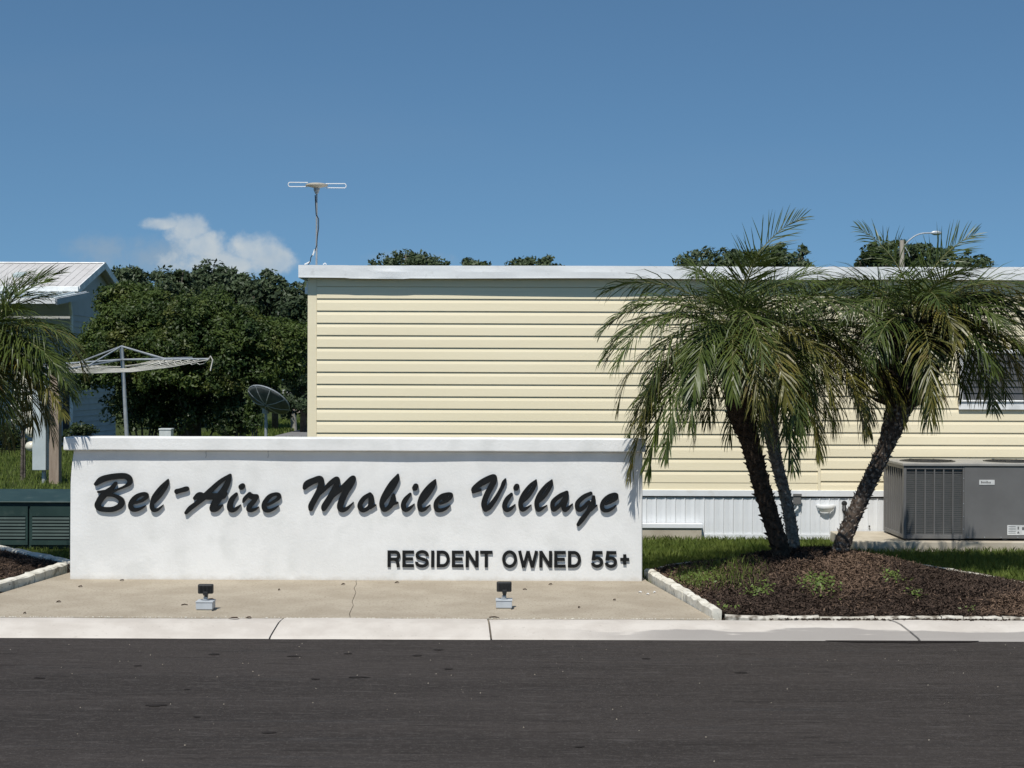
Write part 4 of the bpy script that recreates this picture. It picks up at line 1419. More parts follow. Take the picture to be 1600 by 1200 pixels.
# ------------------------------------------------------------------ antenna on the roof
AY = HY + 0.45
AK = AY / F
b = at(494.5, 414, AY)
ant = empty('roof_antenna', (b.x, AY, fz1 + 0.004), 'white television antenna on a thin mast above the left end of the home roof', 'antenna')
hp = at(495, 291, AY)
MB().tube([(b.x, AY, fz1 + 0.004), (b.x + 0.002, AY, fz1 + 0.5), (b.x, AY, hp.z - 0.03)], [0.011, 0.010, 0.010], 8).build('mast', M['galv'], ant)
MB().tube([at(492.5, 305, AY - .012), at(494, 335, AY - .014), at(498, 342, AY - .014), at(498, 356, AY - .014), at(496, 370, AY - .013), at(495, 384, AY - .012), at(491, 394, AY), at(486, 402, AY), at(485, 408, AY), at(482, 413.6, AY - 0.02)], 0.0055, 6).build('cable', M['black_plastic'], ant)
m = MB()
m.tube([at(492, 390, AY), at(489, 399, AY)], 0.009, 6)
m.tube([at(485, 409, AY), at(476, 413.4, AY)], 0.008, 6)
m.tube([at(505, 413.4, AY), at(508, 411.2, AY), at(510, 413.4, AY)], 0.006, 6)
m.build('guy_strap', M['white_metal'], ant)
m = MB().lathe([(0.03, -0.030), (0.075, -0.020), (0.125, -0.006), (0.125, 0.006), (0.09, 0.018), (0.03, 0.026), (0.01, 0.028)], (hp.x, AY, hp.z + 0.01), 20)
m.build('antenna_shell', M['beige'], ant, smooth=False)
MB().lathe([(0.016, -0.085), (0.020, -0.08), (0.026, -0.06), (0.034, -0.045), (0.034, -0.0205)], (hp.x, AY, hp.z), 12).build('rotor_neck', M['galv'], ant)
for s in (-1, 1):
    e = at(541 if s > 0 else 450.5, 290.5 if s > 0 else 288.5, AY)
    x_in = hp.x + s * 0.10
    w = 0.024
    pts = [(x_in, AY, hp.z + w)]
    zc = e.z
    pts = [(x_in, AY + 0.01, zc + w), (e.x - s * 0.02, AY, zc + w)] + [(e.x - s * 0.02 + s * 0.020 * math.sin(a), AY, zc + w * math.cos(a)) for a in np.linspace(0.3, math.pi - 0.3, 6)] + [(e.x - s * 0.02, AY, zc - w), (x_in, AY - 0.01, zc - w)]
    MB().tube(pts, 0.0052, 6).build('dipole_rod', M['white_metal'], ant)

# ------------------------------------------------------------------ air conditioner on its slab
slx0 = at(1334, 845, 15.6).x
slz = 0.065
tag(MB().hexa([(slx0, 15.6, -0.06), (slx0 + 3.2, 15.6, -0.06), (slx0 + 3.2, HY - 0.022, -0.06), (slx0 - 0.02, HY - 0.022, -0.06)],
              [(slx0 + 0.006, 15.606, slz), (slx0 + 3.2, 15.606, slz), (slx0 + 3.2, HY - 0.022, slz), (slx0 - 0.014, HY - 0.022, slz)]).build('equipment_slab', M['slab'], loc=(slx0, 15.6, -0.02), bevel=0.008),
    'low tan concrete slab under the grey air conditioner', 'concrete slab')
AYF = 15.72
ax0, ax1 = at(1412, 780, AYF).x, at(1412, 780, AYF).x + 1.60
ayb = 16.57
az0, az1 = slz + 0.02, at(1500, 724, AYF).z
ac = empty('air_conditioner', (ax0, AYF, slz), 'grey packaged air conditioner unit with a wire coil guard at the right edge', 'air conditioner')
MB().box(ax0 + 0.03, ax1 - 0.03, AYF + 0.03, ayb - 0.03, az0 + 0.02, az1 - 0.03).build('coil', M['ac_dark'], ac)
fx1 = at(1505, 780, AYF).x
m = MB()
m.box(ax0, ax0 + 0.030, AYF, AYF + 0.030, az0, az1 - 0.03)
m.box(fx1 - 0.004, fx1 + 0.012, AYF - 0.001, AYF + 0.029, az0, az1 - 0.03)
m.box(ax0 + 0.0305, fx1 - 0.0045, AYF + 0.001, AYF + 0.028, az0, az0 + 0.042)
m.box(ax0 + 0.0305, fx1 - 0.0045, AYF + 0.001, AYF + 0.028, az1 - 0.062, az1 - 0.031)
m.box(ax0, ax0 + 0.029, ayb - 0.03, ayb, az0, az1 - 0.03)
m.box(ax0 + 0.001, ax0 + 0.028, AYF + 0.0305, ayb - 0.0305, az0, az0 + 0.042)
m.box(ax0 + 0.001, ax0 + 0.028, AYF + 0.0305, ayb - 0.0305, az1 - 0.062, az1 - 0.031)
m.build('frame', M['ac_metal'], ac, bevel=0.003)
wv_ = [ax0 + 0.032 + (fx1 - ax0 - 0.04) * k / 6 for k in range(1, 6)]
for x in wv_:
    MB().box(x - 0.006, x + 0.006, AYF + 0.003, AYF + 0.016, az0 + 0.0425, az1 - 0.0625).build('guard_bar', M['ac_metal'], ac)
wr = MB()
for k in range(34):
    z = az0 + 0.052 + k * (az1 - az0 - 0.125) / 33
    wr.box(ax0 + 0.031, fx1 - 0.005, AYF + 0.0165, AYF + 0.0205, z - 0.003, z + 0.003)
tag(wr.build('guard_wire', M['ac_metal'], ac), kind='stuff')
for k in range(9):
    y = AYF + 0.06 + k * (ayb - AYF - 0.12) / 8
    MB().box(ax0 + 0.002, ax0 + 0.018, y - 0.010, y + 0.010, az0 + 0.0425, az1 - 0.0625).build('side_slat', M['ac_metal'], ac)
px_ = [fx1 + 0.0125, fx1 + 0.0125 + 0.72, ax1]
for a, b in zip(px_[:-1], px_[1:]):
    MB().box(a, b - 0.003, AYF - 0.003, AYF + 0.027, az0 + 0.004, az1 - 0.034).build('access_panel', M['ac_metal'], ac, bevel=0.003)
scr = MB()
for a in np.arange(fx1 + 0.05, ax1, 0.17):
    scr.lathe([(0.006, -0.006), (0.006, -0.0035)], (float(a), AYF, az0 + 0.018), 8, 'Y')
for z in np.arange(az0 + 0.1, az1 - 0.06, 0.13):
    scr.lathe([(0.005, -0.006), (0.005, -0.0015)], (fx1 + 0.004, AYF, float(z)), 8, 'Y')
tag(scr.build('screw', M['galv'], ac), kind='stuff')
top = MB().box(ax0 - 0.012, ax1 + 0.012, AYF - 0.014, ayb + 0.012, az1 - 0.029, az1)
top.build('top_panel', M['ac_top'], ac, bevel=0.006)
m = MB()
for k in range(4):
    xk = ax0 + 0.06 + k * 0.48
    m.box(xk, xk + 0.05, AYF + 0.02, ayb - 0.02, slz + 0.001, az0 - 0.001)
m.build('foot_rail', M['black_plastic'], ac)
for fxx in (at(1450, 718, 16.12).x, at(1450, 718, 16.12).x + 0.88):
    fy = 16.14
    o = MB().lathe([(0.285, az1 + 0.001), (0.285, az1 + 0.007), (0.262, az1 + 0.008), (0.262, az1 + 0.0015)], (fxx, fy, 0), 28).build('fan_ring', M['black_plastic'], ac)
    g_ = MB()
    for r_ in (0.06, 0.10, 0.14, 0.18, 0.22, 0.25):
        g_.tube([(fxx + r_ * math.cos(a), fy + r_ * math.sin(a), az1 + 0.008) for a in np.linspace(0, 2 * math.pi, 25)], 0.0028, 5, cap=False)
    for a in np.linspace(0, math.pi, 4)[:-1]:
        g_.tube([(fxx - 0.26 * math.cos(a), fy - 0.26 * math.sin(a), az1 + 0.010), (fxx + 0.26 * math.cos(a), fy + 0.26 * math.sin(a), az1 + 0.010)], 0.004, 5)
    g_.build('fan_guard', M['black_plastic'], o)
c0, c1 = at(1530, 749.7, AYF), at(1554, 757.5, AYF)
bd = MB().box(c0.x, c1.x, AYF - 0.0065, AYF - 0.0035, c1.z, c0.z).build('badge', M['label_white'], ac)
m = MB()
tx = c0.x + 0.018
zm = (c0.z + c1.z) / 2
for k, w in enumerate((0.012, 0.010, 0.011, 0.009, 0.010, 0.013, 0.009, 0.010, 0.011)):
    m.box(tx, tx + w - 0.003, AYF - 0.0075, AYF - 0.0066, zm - 0.010, zm + (0.013 if k in (0, 5) else 0.007))
    tx += w + 0.001
m.build('badge_print', M['print'], bd)
c0, c1 = at(1574, 820.5, AYF), at(1606, 836, AYF)
bd = MB().box(c0.x, c1.x, AYF - 0.0062, AYF - 0.0035, c1.z, c0.z).build('data_label', M['label_white'], ac)
m = MB()
for k in range(5):
    m.box(c0.x + 0.010, c0.x + 0.085, AYF - 0.0072, AYF - 0.0063, c0.z - 0.016 - k * 0.017, c0.z - 0.011 - k * 0.017)
m.box(c0.x + 0.105, c0.x + 0.118, AYF - 0.0072, AYF - 0.0063, c0.z - 0.045, c0.z - 0.015)
m.poly([(c0.x + 0.098, AYF - 0.007, c0.z - 0.085), (c0.x + 0.126, AYF - 0.007, c0.z - 0.085), (c0.x + 0.112, AYF - 0.007, c0.z - 0.06)])
m.box(c0.x + 0.15, c0.x + 0.19, AYF - 0.0072, AYF - 0.0063, c0.z - 0.05, c0.z - 0.02)
m.build('label_print', M['print'], bd)

# ------------------------------------------------------------------ green louvred utility box behind the left bed
GY = 15.45
gz0, gz1 = 0.02, at(60, 774, GY).z
gxa, gxb = -6.30, at(112, 800, GY).x
gb = empty('utility_box', ((gxa + gxb) / 2, GY, 0), 'dark green metal utility box with louvred panels beside the sign wall', 'utility box')
MB().box(gxa + 0.02, gxb - 0.02, GY + 0.02, GY + 0.70, -0.02, gz1 - 0.075).build('body', M['green_metal'], gb)
MB().hexa([(gxa - .01, GY - .02, gz1 - 0.074), (gxb + .01, GY - .02, gz1 - 0.074), (gxb + .01, GY + .74, gz1 - 0.074), (gxa - .01, GY + .74, gz1 - 0.074)],
          [(gxa - .01, GY - .018, gz1 - 0.06), (gxb + .01, GY - .018, gz1 - 0.06), (gxb - .01, GY + .72, gz1 + 0.012), (gxa + .01, GY + .72, gz1 + 0.012)]).build('lid', M['green_metal'], gb, bevel=0.006)
mx = at(45, 820, GY).x
for (a, b) in ((gxa + 0.0, gxa + 0.95), (gxa + 0.96, mx - 0.012), (mx + 0.012, gxb)):
    d = MB()
    d.box(a, b, GY - 0.004, GY + 0.018, gz1 - 0.21, gz1 - 0.112)
    d.box(a, a + 0.022, GY - 0.004, GY + 0.018, gz0, gz1 - 0.2105)
    d.box(b - 0.022, b, GY - 0.004, GY + 0.018, gz0, gz1 - 0.2105)
    d.box(a + 0.0225, b - 0.0225, GY - 0.004, GY + 0.018, gz0, gz0 + 0.05)
    do = d.build('panel', M['green_metal'], gb)
    nl = 7
    z0_, z1_ = gz0 + 0.055, gz1 - 0.215
    for k in range(nl):
        za = z0_ + (z1_ - z0_) * k / nl
        zb = za + (z1_ - z0_) / nl
        MB().hexa([(a + 0.023, GY - 0.012, za + 0.006), (b - 0.023, GY - 0.012, za + 0.006), (b - 0.023, GY - 0.006, za + 0.006), (a + 0.023, GY - 0.006, za + 0.006)],
                  [(a + 0.023, GY - 0.004, zb - 0.006), (b - 0.023, GY - 0.004, zb - 0.006), (b - 0.023, GY + 0.002, zb - 0.006), (a + 0.023, GY + 0.002, zb - 0.006)]).build('louvre', M['green_metal'], do)

# ------------------------------------------------------------------ meter cabinet, wooden post, white post
CY = 25.0
c0, c1 = at(50, 735, CY), at(69, 590, CY)
mc = empty('meter_cabinet', ((c0.x + c1.x) / 2, CY, 0), 'tall pale grey electric meter cabinet with round meters on its left side', 'meter cabinet')
MB().box(c0.x, c1.x + 0.03, CY, CY + 0.30, c0.z, c1.z + 0.05).build('cabinet', M['cabinet'], mc, bevel=0.01)
MB().tube([((c0.x + c1.x) / 2 + 0.06, CY + 0.12, -0.06), ((c0.x + c1.x) / 2 + 0.06, CY + 0.12, c0.z + 0.01)], 0.035, 10).build('conduit', M['galv'], mc)
for py in (598, 625, 650.5, 675.5, 698):
    q = at(44, py, CY)
    MB().lathe([(0.075, c0.x - 0.002), (0.085, c0.x - 0.03), (0.085, c0.x - 0.07), (0.065, c0.x - 0.12), (0.03, c0.x - 0.145)], (0, CY + 0.12, q.z), 16, 'X').build('meter', M['meter'], mc, smooth=True)
q0, q1 = at(76, 752, 24.9), at(91.5, 752, 24.9)
pst = MB().box(q0.x, q1.x, 24.9, 25.07, -0.06, 1.75).build('wooden_post', M['wood_post'], loc=((q0.x + q1.x) / 2, 24.9, 0), bevel=0.008)
tag(pst, 'square weathered brown wooden post right of the meter cabinet', 'post')
WPY = 20.0
q0, q1 = at(248.5, 680, WPY), at(267, 680, WPY)
zt = at(258, 672, WPY).z
wp = empty('painted_post', ((q0.x + q1.x) / 2, WPY, 0), 'pale square post with a shallow pyramid cap showing just above the sign wall', 'post')
MB().box(q0.x, q1.x, WPY, WPY + 0.155, -0.05, zt - 0.002).build('shaft', M['post_white'], wp, bevel=0.006)
xm, ym = (q0.x + q1.x) / 2, WPY + 0.0775
m = MB().box(q0.x - 0.006, q1.x + 0.006, WPY - 0.006, WPY + 0.161, zt - 0.0015, zt + 0.02)
m.build('cap', M['post_white'], wp, bevel=0.004)

# ------------------------------------------------------------------ rotary clothes line
LY = 27.0
b = at(199.5, 690, LY)
tpt = at(190, 541, LY)
cl = empty('clothes_line', (b.x, LY, 0), 'grey rotary clothes line with a leaning pole and white cords before the bush', 'clothes line')
MB().tube([(b.x + 0.03, LY, -0.1), tpt], [0.037, 0.033], 10).build('pole', M['galv'], cl)
hub = at(191.5, 562, LY)
ends = [Vector(at(325, 561.5, LY - 0.5)), Vector(at(317, 558.8, LY + 1.3)), Vector(at(84, 566, LY + 1.6)), Vector(at(62, 585, LY - 1.3))]
ends = [ends[0], ends[1], ends[2], Vector(at(60, 582, LY - 1.2))]
tips = [at(326, 561, LY - 0.9), at(300, 559, LY + 2.1), at(60, 571, LY + 1.2), at(86, 580, LY - 2.0)]
tips = [Vector(t) for t in tips]
for t in tips:
    MB().tube([hub, t], 0.017, 7).build('arm', M['galv'], cl)
    mid = hub.lerp(t, 0.52)
    MB().tube([tpt, mid], 0.015, 6).build('brace', M['galv'], cl)
for k in range(6):
    f = 0.50 + 0.10 * k
    pts = []
    for j in range(4):
        a, b2 = hub.lerp(tips[j], f), hub.lerp(tips[(j + 1) % 4], f)
        for s in range(4):
            p = a.lerp(b2, s / 4)
            p.z -= 0.10 * math.sin(math.pi * s / 4) + 0.012
            pts.append(p)
    pts.append(pts[0].copy())
    MB().tube(pts, 0.0075, 5, cap=False).build('cord', M['cord'], cl)
t = tips[0]
MB().tube([t, t + Vector((0.03, 0, 0.05)), t + Vector((0.07, 0, -0.02)), t + Vector((0.03, 0, -0.20))], 0.012, 5).build('loose_cord', M['cord'], cl)

# ------------------------------------------------------------------ satellite dish
DY = 29.5
dk = DY / F
b = at(415.5, 690, DY)
dish = empty('satellite_dish', (b.x, DY, 0), 'dark round satellite dish seen from behind on a thin pole', 'satellite dish')
pt_ = at(415.5, 636, DY)
MB().tube([(b.x, DY, -0.1), pt_], 0.028, 8).build('pole', M['galv'], dish)
MB().tube([pt_ + Vector((0, 0, -0.12)), pt_ + Vector((0, -0.02, 0.05))], 0.07, 10).build('mount', M['galv'], dish)
cen = at(420, 624.5, DY - 0.25)
# bowl opens up and away to the right: axis leans back
axis = Vector((0.36, 0.53, 0.77)).normalized()
u = axis.cross(Vector((0, 1, 0))).normalized()
w = axis.cross(u).normalized()
Rd = 0.425
m = MB()
NR, NA = 8, 36
for i in range(NR + 1):
    r_ = Rd * i / NR
    for j in range(NA):
        a = 2 * math.pi * j / NA
        m.v.append(tuple(cen + u * r_ * math.cos(a) + w * r_ * math.sin(a) + axis * (0.12 * (i / NR) ** 2 - 0.12)))
for i in range(NR):
    for j in range(NA):
        m.f.append((i * NA + j, i * NA + (j + 1) % NA, (i + 1) * NA + (j + 1) % NA, (i + 1) * NA + j))
o = m.build('reflector', M['dish'], dish, smooth=True)
o.modifiers.new('thickness', 'SOLIDIFY').thickness = 0.012
rim = [cen + (u * math.cos(a) + w * math.sin(a)) * Rd for a in np.linspace(0, 2 * math.pi, 41)]
MB().tube(rim, 0.014, 6, cap=False).build('rim', M['galv'], dish)
for a in np.linspace(0, 2 * math.pi, 9)[:-1]:
    pts = [cen + (u * math.cos(a) + w * math.sin(a)) * Rd * f + axis * (0.12 * f * f - 0.12 - 0.015) for f in (0.08, 0.4, 0.7, 1.0)]
    MB().tube(pts, 0.011, 5).build('rib', M['galv'], dish)

# ------------------------------------------------------------------ house with metal roof at the left
hs = empty('neighbour_house', (-11.0, 38.0, 0), 'grey sided house with a pale ribbed metal gable roof and a patio awning', 'house')
ye, yr, yb = 38.0, 40.4, 42.8
GX = at(123, 447, ye).x
ze = at(125, 447.5, ye).z
zr = at(165, 411, yr).z
XL = -28.0
m = MB()
m.v += [(GX - 0.25, ye + 0.25, 0), (GX - 0.25, yb - 0.25, 0), (GX - 0.25, yb - 0.25, ze - 0.02), (GX - 0.25, yr, zr - 0.10), (GX - 0.25, ye + 0.25, ze - 0.02)]
m.v += [(XL, y, z) for _, y, z in m.v[:5]]
m.f += [(0, 1, 2, 3, 4), (9, 8, 7, 6, 5), (0, 4, 9, 5), (1, 6, 7, 2), (4, 3, 8, 9), (3, 2, 7, 8)]
m.build('wall', M['house_wall'], hs)
lap = MB()
for k in range(22):
    z = 0.1 + 0.15 * k
    if z > ze - 0.2: break
    lap.box(GX - 0.249, GX - 0.232, ye + 0.26, yb - 0.26, z, z + 0.012)
    lap.box(XL, GX - 0.26, ye + 0.232, ye + 0.249, z, z + 0.012)
tag(lap.build('siding_lap', M['house_wall'], hs), kind='stuff')
rf = MB()
rf.hexa([(XL, ye, ze - 0.06), (GX, ye, ze - 0.06), (GX, yr, zr - 0.06), (XL, yr, zr - 0.06)], [(XL, ye, ze), (GX, ye, ze), (GX, yr, zr), (XL, yr, zr)])
rf.hexa([(XL, yr + .001, zr - 0.06), (GX, yr + .001, zr - 0.06), (GX, yb, ze - 0.06), (XL, yb, ze - 0.06)], [(XL, yr + .001, zr), (GX, yr + .001, zr), (GX, yb, ze), (XL, yb, ze)])
hroof = rf.build('roof', M['metal_roof'], hs)
rb = MB()
for x in np.arange(XL + 0.1, GX - 0.05, 0.20):
    rb.hexa([(x, ye - .01, ze + .001), (x + .022, ye - .01, ze + .001), (x + .022, yr, zr + .001), (x, yr, zr + .001)], [(x + .004, ye - .01, ze + 0.009), (x + .018, ye - .01, ze + 0.009), (x + .018, yr, zr + .009), (x + .004, yr, zr + .009)])
tag(rb.build('roof_rib', M['metal_roof'], hroof), kind='stuff')
MB().hexa([(XL, yr - .10, zr - .012), (GX + .02, yr - .10, zr - .012), (GX + .02, yr + .10, zr - .012), (XL, yr + .10, zr - .012)], [(XL, yr - .09, zr + .012), (GX + .02, yr - .09, zr + .012), (GX + .02, yr + .09, zr + .03), (XL, yr + .09, zr + .03)]).build('ridge_cap', M['trim_white'], hroof)
bargem = MB()
bargem.hexa([(GX + .001, ye, ze - .16), (GX + .03, ye, ze - .16), (GX + .03, yr, zr - .16), (GX + .001, yr, zr - .16)], [(GX + .001, ye, ze + .02), (GX + .03, ye, ze + .02), (GX + .03, yr, zr + .02), (GX + .001, yr, zr + .02)])
bargem.hexa([(GX + .001, yr + .001, zr - .16), (GX + .03, yr + .001, zr - .16), (GX + .03, yb, ze - .16), (GX + .001, yb, ze - .16)], [(GX + .001, yr + .001, zr + .02), (GX + .03, yr + .001, zr + .02), (GX + .03, yb, ze + .02), (GX + .001, yb, ze + .02)])
bargem.build('barge_board', M['trim_white'], hs)


def on_roof(px, py):
    for y in np.linspace(ye, yr, 200):
        z = ze + (zr - ze) * (y - ye) / (yr - ye)
        p = at(px, py, y)
        if p.z <= z: return Vector((p.x, y, z))
    return Vector((p.x, y, z))


q = on_roof(30, 432)
sl = (zr - ze) / (yr - ye)
MB().hexa([(q.x - .11, q.y - .12, q.z - .05), (q.x + .11, q.y - .12, q.z - .05), (q.x + .11, q.y + .25, q.z + .25 * sl - .03), (q.x - .11, q.y + .25, q.z + .25 * sl - .03)],
          [(q.x - .12, q.y - .14, q.z + .05), (q.x + .12, q.y - .14, q.z + .05), (q.x + .12, q.y + .25, q.z + .25 * sl + .05), (q.x - .12, q.y + .25, q.z + .25 * sl + .05)]).build('roof_hatch', M['fiberglass'], hroof)
q = on_roof(73, 443.5)
MB().tube([(q.x, q.y, q.z - 0.05), (q.x, q.y, q.z + 0.10)], 0.022, 10).build('vent_pipe', M['trim_white'], hroof)
# gutter board, awning, brackets
MB().box(XL, at(124, 450, ye).x, ye - 0.10, ye - 0.012, at(100, 456, ye).z, ze - 0.004).build('gutter', M['trim_white'], hs, bevel=0.01)
yn = 35.2
zn = at(60, 468, yn).z
zf = at(100, 458, ye).z
aw = MB()
xr = at(87, 470, yn).x
aw.hexa([(XL, yn, zn - 0.03), (xr, yn, zn - 0.03), (xr, ye - 0.11, zf - 0.03), (XL, ye - 0.11, zf - 0.03)], [(XL, yn, zn), (xr, yn, zn), (xr, ye - 0.11, zf), (XL, ye - 0.11, zf)])
awn = aw.build('awning', M['fiberglass'], hs)
x = xr - 0.02
while x > xr - 6:
    MB().hexa([(x - .04, yn, zn + .001), (x, yn, zn + .001), (x, ye - 0.12, zf + .001), (x - .04, ye - 0.12, zf + .001)], [(x - .034, yn, zn + 0.04), (x - .006, yn, zn + 0.04), (x - .006, ye - 0.12, zf + 0.04), (x - .034, ye - 0.12, zf + 0.04)]).build('awning_rib', M['trim_white'], awn)
    x -= 0.30
MB().box(XL, xr + 0.01, yn - 0.05, yn - 0.001, zn - 0.10, zn + 0.03).build('awning_fascia', M['trim_white'], awn, bevel=0.006)
MB().hexa([(xr + .001, yn, zn - .12), (xr + .03, yn, zn - .12), (xr + .03, ye - .1, zf - .12), (xr + .001, ye - .1, zf - .12)], [(xr + .001, yn, zn + .02), (xr + .03, yn, zn + .02), (xr + .03, ye - .1, zf + .02), (xr + .001, ye - .1, zf + .02)]).build('side_beam', M['house_wall'], awn)
for x in (xr - 1.6, xr - 4.6):
    MB().box(x - 0.05, x, yn + 0.02, yn + 0.07, -0.05, zn - 0.032).build('awning_post', M['trim_white'], awn)
MB().tube([(GX - 0.22, ye - 0.02, ze - 0.04), (GX - 0.22, ye + 0.0, ze - 0.35), (GX - 0.22, ye + 0.17, ze - 0.7), (GX - 0.22, ye + 0.17, 0.1)], 0.04, 8).build('downpipe', M['trim_white'], hs)
MB().box(at(100, 480, ye + .2).x - 0.02, at(104, 480, ye + .2).x + 0.06, ye + 0.20, ye + 0.2315, 0.1, 2.3).build('door_post', M['dark_gap'], hs)

# distant bits between bush and mobile home
b = at(465, 638, 75)
fh = empty('distant_house', (b.x, 75, 0), 'small far tan house end glimpsed between the bush and the mobile home', 'house')
q0, q1 = at(453, 640, 75), at(468.5, 623, 75)
MB().box(q0.x, q1.x, 75, 79, -0.1, q1.z).build('wall', M['tan_wall'], fh)
q2 = at(471.5, 616, 75)
MB().box(q1.x + .002, q2.x, 75.4, 79, -0.1, q2.z).build('porch_wall', M['house_wall'], fh)
q3 = at(474.5, 624, 75)
MB().box(q2.x + 0.1, q3.x, 75.2, 75.4, -0.1, q3.z).build('porch_post', M['trim_white'], fh)
MB().box(q0.x - .3, q3.x + 4, 74.6, 79.4, q2.z + .002, q2.z + 0.22).build('roof', M['metal_roof'], fh)
q0 = at(459.5, 671, 50)
m = MB()
m.tube([(q0.x, 50, -0.05), (q0.x - 0.03, 50, at(459, 650, 50).z), (q0.x - 0.05, 50, at(459, 642, 50).z)], [0.10, 0.10, 0.105], 10)
tag(m.build('bollard', M['concrete_post'], loc=(q0.x, 50, 0)), 'short leaning concrete bollard on the far lawn near the mobile home corner', 'bollard')
dw = MB()
for z_, (a, b2, y0_, y1_) in enumerate(((-7.3, -5.4, 44.0, 62.0),)):
    dw.box(-6.9, -5.0, 43.0, 60.0, -0.06, 0.004)
tag(dw.build('driveway', M['driveway'], loc=(-6, 50, 0)), kind='structure')

# ------------------------------------------------------------------ street lamp beyond the home
TY = 58.0
b = at(1409.5, 416, TY)
sl_ = empty('street_lamp', (b.x, TY, 0), 'wooden street lamp pole with a thin curved arm above the mobile home roof', 'street lamp')
tp = at(1409, 375.5, TY)
MB().tube([(b.x + .02, TY, -0.2), tp], [0.13, 0.085], 10).build('pole', M['pole_wood'], sl_)
pts = [at(1413, 383.5, TY), at(1420, 376, TY), at(1430, 368.5, TY), at(1441, 364.8, TY), at(1455, 364.2, TY)]
MB().tube([tuple(q) for q in catmull(pts, 5)], 0.028, 7).build('arm', M['lamp_metal'], sl_)
MB().tube([at(1413.5, 386, TY), at(1420, 397, TY), at(1421, 401, TY)], 0.02, 6).build('arm_brace', M['lamp_metal'], sl_)
e0, e1 = at(1455, 364, TY), at(1471, 364.4, TY)
MB().tube([e0, e0.lerp(e1, 0.25), e0.lerp(e1, 0.7), e1], [0.045, 0.085, 0.085, 0.03], 10).build('lamp_head', M['lamp_metal'], sl_)


# ------------------------------------------------------------------ foliage
def leaf_quads(c, nrm, size, asp=0.55, jit=1.0):
    """quads lying roughly perpendicular to nrm"""
    n = len(c)
    nn = unit(nrm + rng.normal(0, 0.55 * jit, (n, 3)))
    a = unit(np.cross(nn, rng.normal(0, 1, (n, 3))))
    b = np.cross(nn, a)
    s = size * rng.uniform(0.6, 1.3, n)
    L, W = a * s[:, None], b * (s * asp)[:, None]
    fold = nn * (s * 0.18)[:, None]
    return np.stack([c - L, c + W * 0.9 - fold * 0.5, c + L * 1.1, c - W * 0.9 - fold * 0.5], 1)


def clump_foliage(blobs, n_clump, per, size, clump_r, shell=0.35, flat=0.75):
    """leaf clumps spread over the outer part of a set of ellipsoids"""
    w = np.array([b[3] * b[5] for b in blobs]); w = w / w.sum()
    k = rng.choice(len(blobs), n_clump, p=w)
    B = np.array(blobs)[k]
    d = unit(rng.normal(0, 1, (n_clump, 3)))
    d[:, 2] = np.where(d[:, 2] < -0.35, -d[:, 2], d[:, 2])
    rad = 1 - shell * rng.uniform(0, 1, n_clump) ** 1.5
    cc = B[:, :3] + d * B[:, 3:6] * rad[:, None]
    cr = clump_r * rng.uniform(0.55, 1.3, n_clump)
    ci = np.repeat(np.arange(n_clump), per)
    e = unit(rng.normal(0, 1, (len(ci), 3)))
    r_ = rng.uniform(0.25, 1.0, len(ci)) ** 0.5
    p = cc[ci] + e * (cr[ci] * r_)[:, None] * np.array([1, 1, flat])
    nr = unit(e * 0.6 + d[ci] * 0.5 + np.array([0, 0, 0.45]))
    return leaf_quads(p, nr, size), cc


def tree(name, label, cat, base, blobs, n_clump, per, size, clump_r, mat, trunk_r, group=None, shell=0.4):
    o = empty(name, base, label, cat, group)
    q, cc = clump_foliage(blobs, n_clump, per, size, clump_r, shell)
    q = q[(q[:, :, 2].min(1) > 0.03)]
    tri_cloud('crown', q, 4, mat, o)
    m = MB()
    top = max(b[2] for b in blobs)
    cx = np.mean([b[0] for b in blobs]); cy = np.mean([b[1] for b in blobs])
    h = top * 0.7
    m.tube([(base[0], base[1], -0.15), (base[0] * .9 + cx * .1, base[1] * .9 + cy * .1, h * 0.5), (cx, cy, h)], [trunk_r * 1.3, trunk_r, trunk_r * 0.6], 9)
    for b in blobs:
        for _ in range(3):
            t = (b[0] + random.uniform(-.5, .5) * b[3], b[1] + random.uniform(-.5, .5) * b[4], b[2] + random.uniform(-.1, .5) * b[5])
            s = (base[0] * .6 + cx * .4, base[1] * .6 + cy * .4, h * random.uniform(0.5, 0.75))
            md = tuple((s[i] * .5 + t[i] * .5) + (0.12 * b[3] * random.uniform(-1, 1)) for i in range(3))
            m.tube([s, md, t], [trunk_r * 0.55, trunk_r * 0.35, trunk_r * 0.12], 6)
    m.build('trunk', M['bark'], o, smooth=True)
    return o


# big vine covered mound of bushes
BY = 32.5


def blob(px, py, Y, rx, rz, ry=None):
    c = at(px, py, Y)
    k = Y / F
    return (c.x, Y, c.z, rx * k, (ry if ry else rx) * k, rz * k)


vb = [blob(215, 565, BY, 75, 100), blob(290, 575, BY - .3, 85, 112), blob(360, 580, BY, 75, 100), blob(408, 575, BY + .4, 58, 74), blob(160, 585, BY + .6, 52, 72), blob(250, 535, BY + .4, 66, 78),
      blob(330, 545, BY + .4, 66, 76), blob(446, 565, BY + .9, 34, 66), blob(196, 478, BY + 1.0, 30, 36)]
for b_ in list(vb):
    for _ in range(4):
        a_, e_ = random.uniform(0, 2 * math.pi), random.uniform(-0.1, 1.2)
        f_ = random.uniform(0.84, 1.0)
        r_ = random.uniform(0.20, 0.42)
        vb.append((b_[0] + b_[3] * math.cos(a_) * math.cos(e_) * f_, b_[1] + b_[4] * math.sin(a_) * math.cos(e_) * f_, b_[2] + b_[5] * math.sin(e_) * f_, r_, r_, r_))
c = at(290, 690, BY)
vt = tree('vine_covered_tree', 'huge rounded bushy tree smothered in vines behind the sign wall', 'tree', (c.x, BY + 0.5, 0), vb, 2300, 75, 0.040, 0.21, M['vine'], 0.20, shell=0.34)
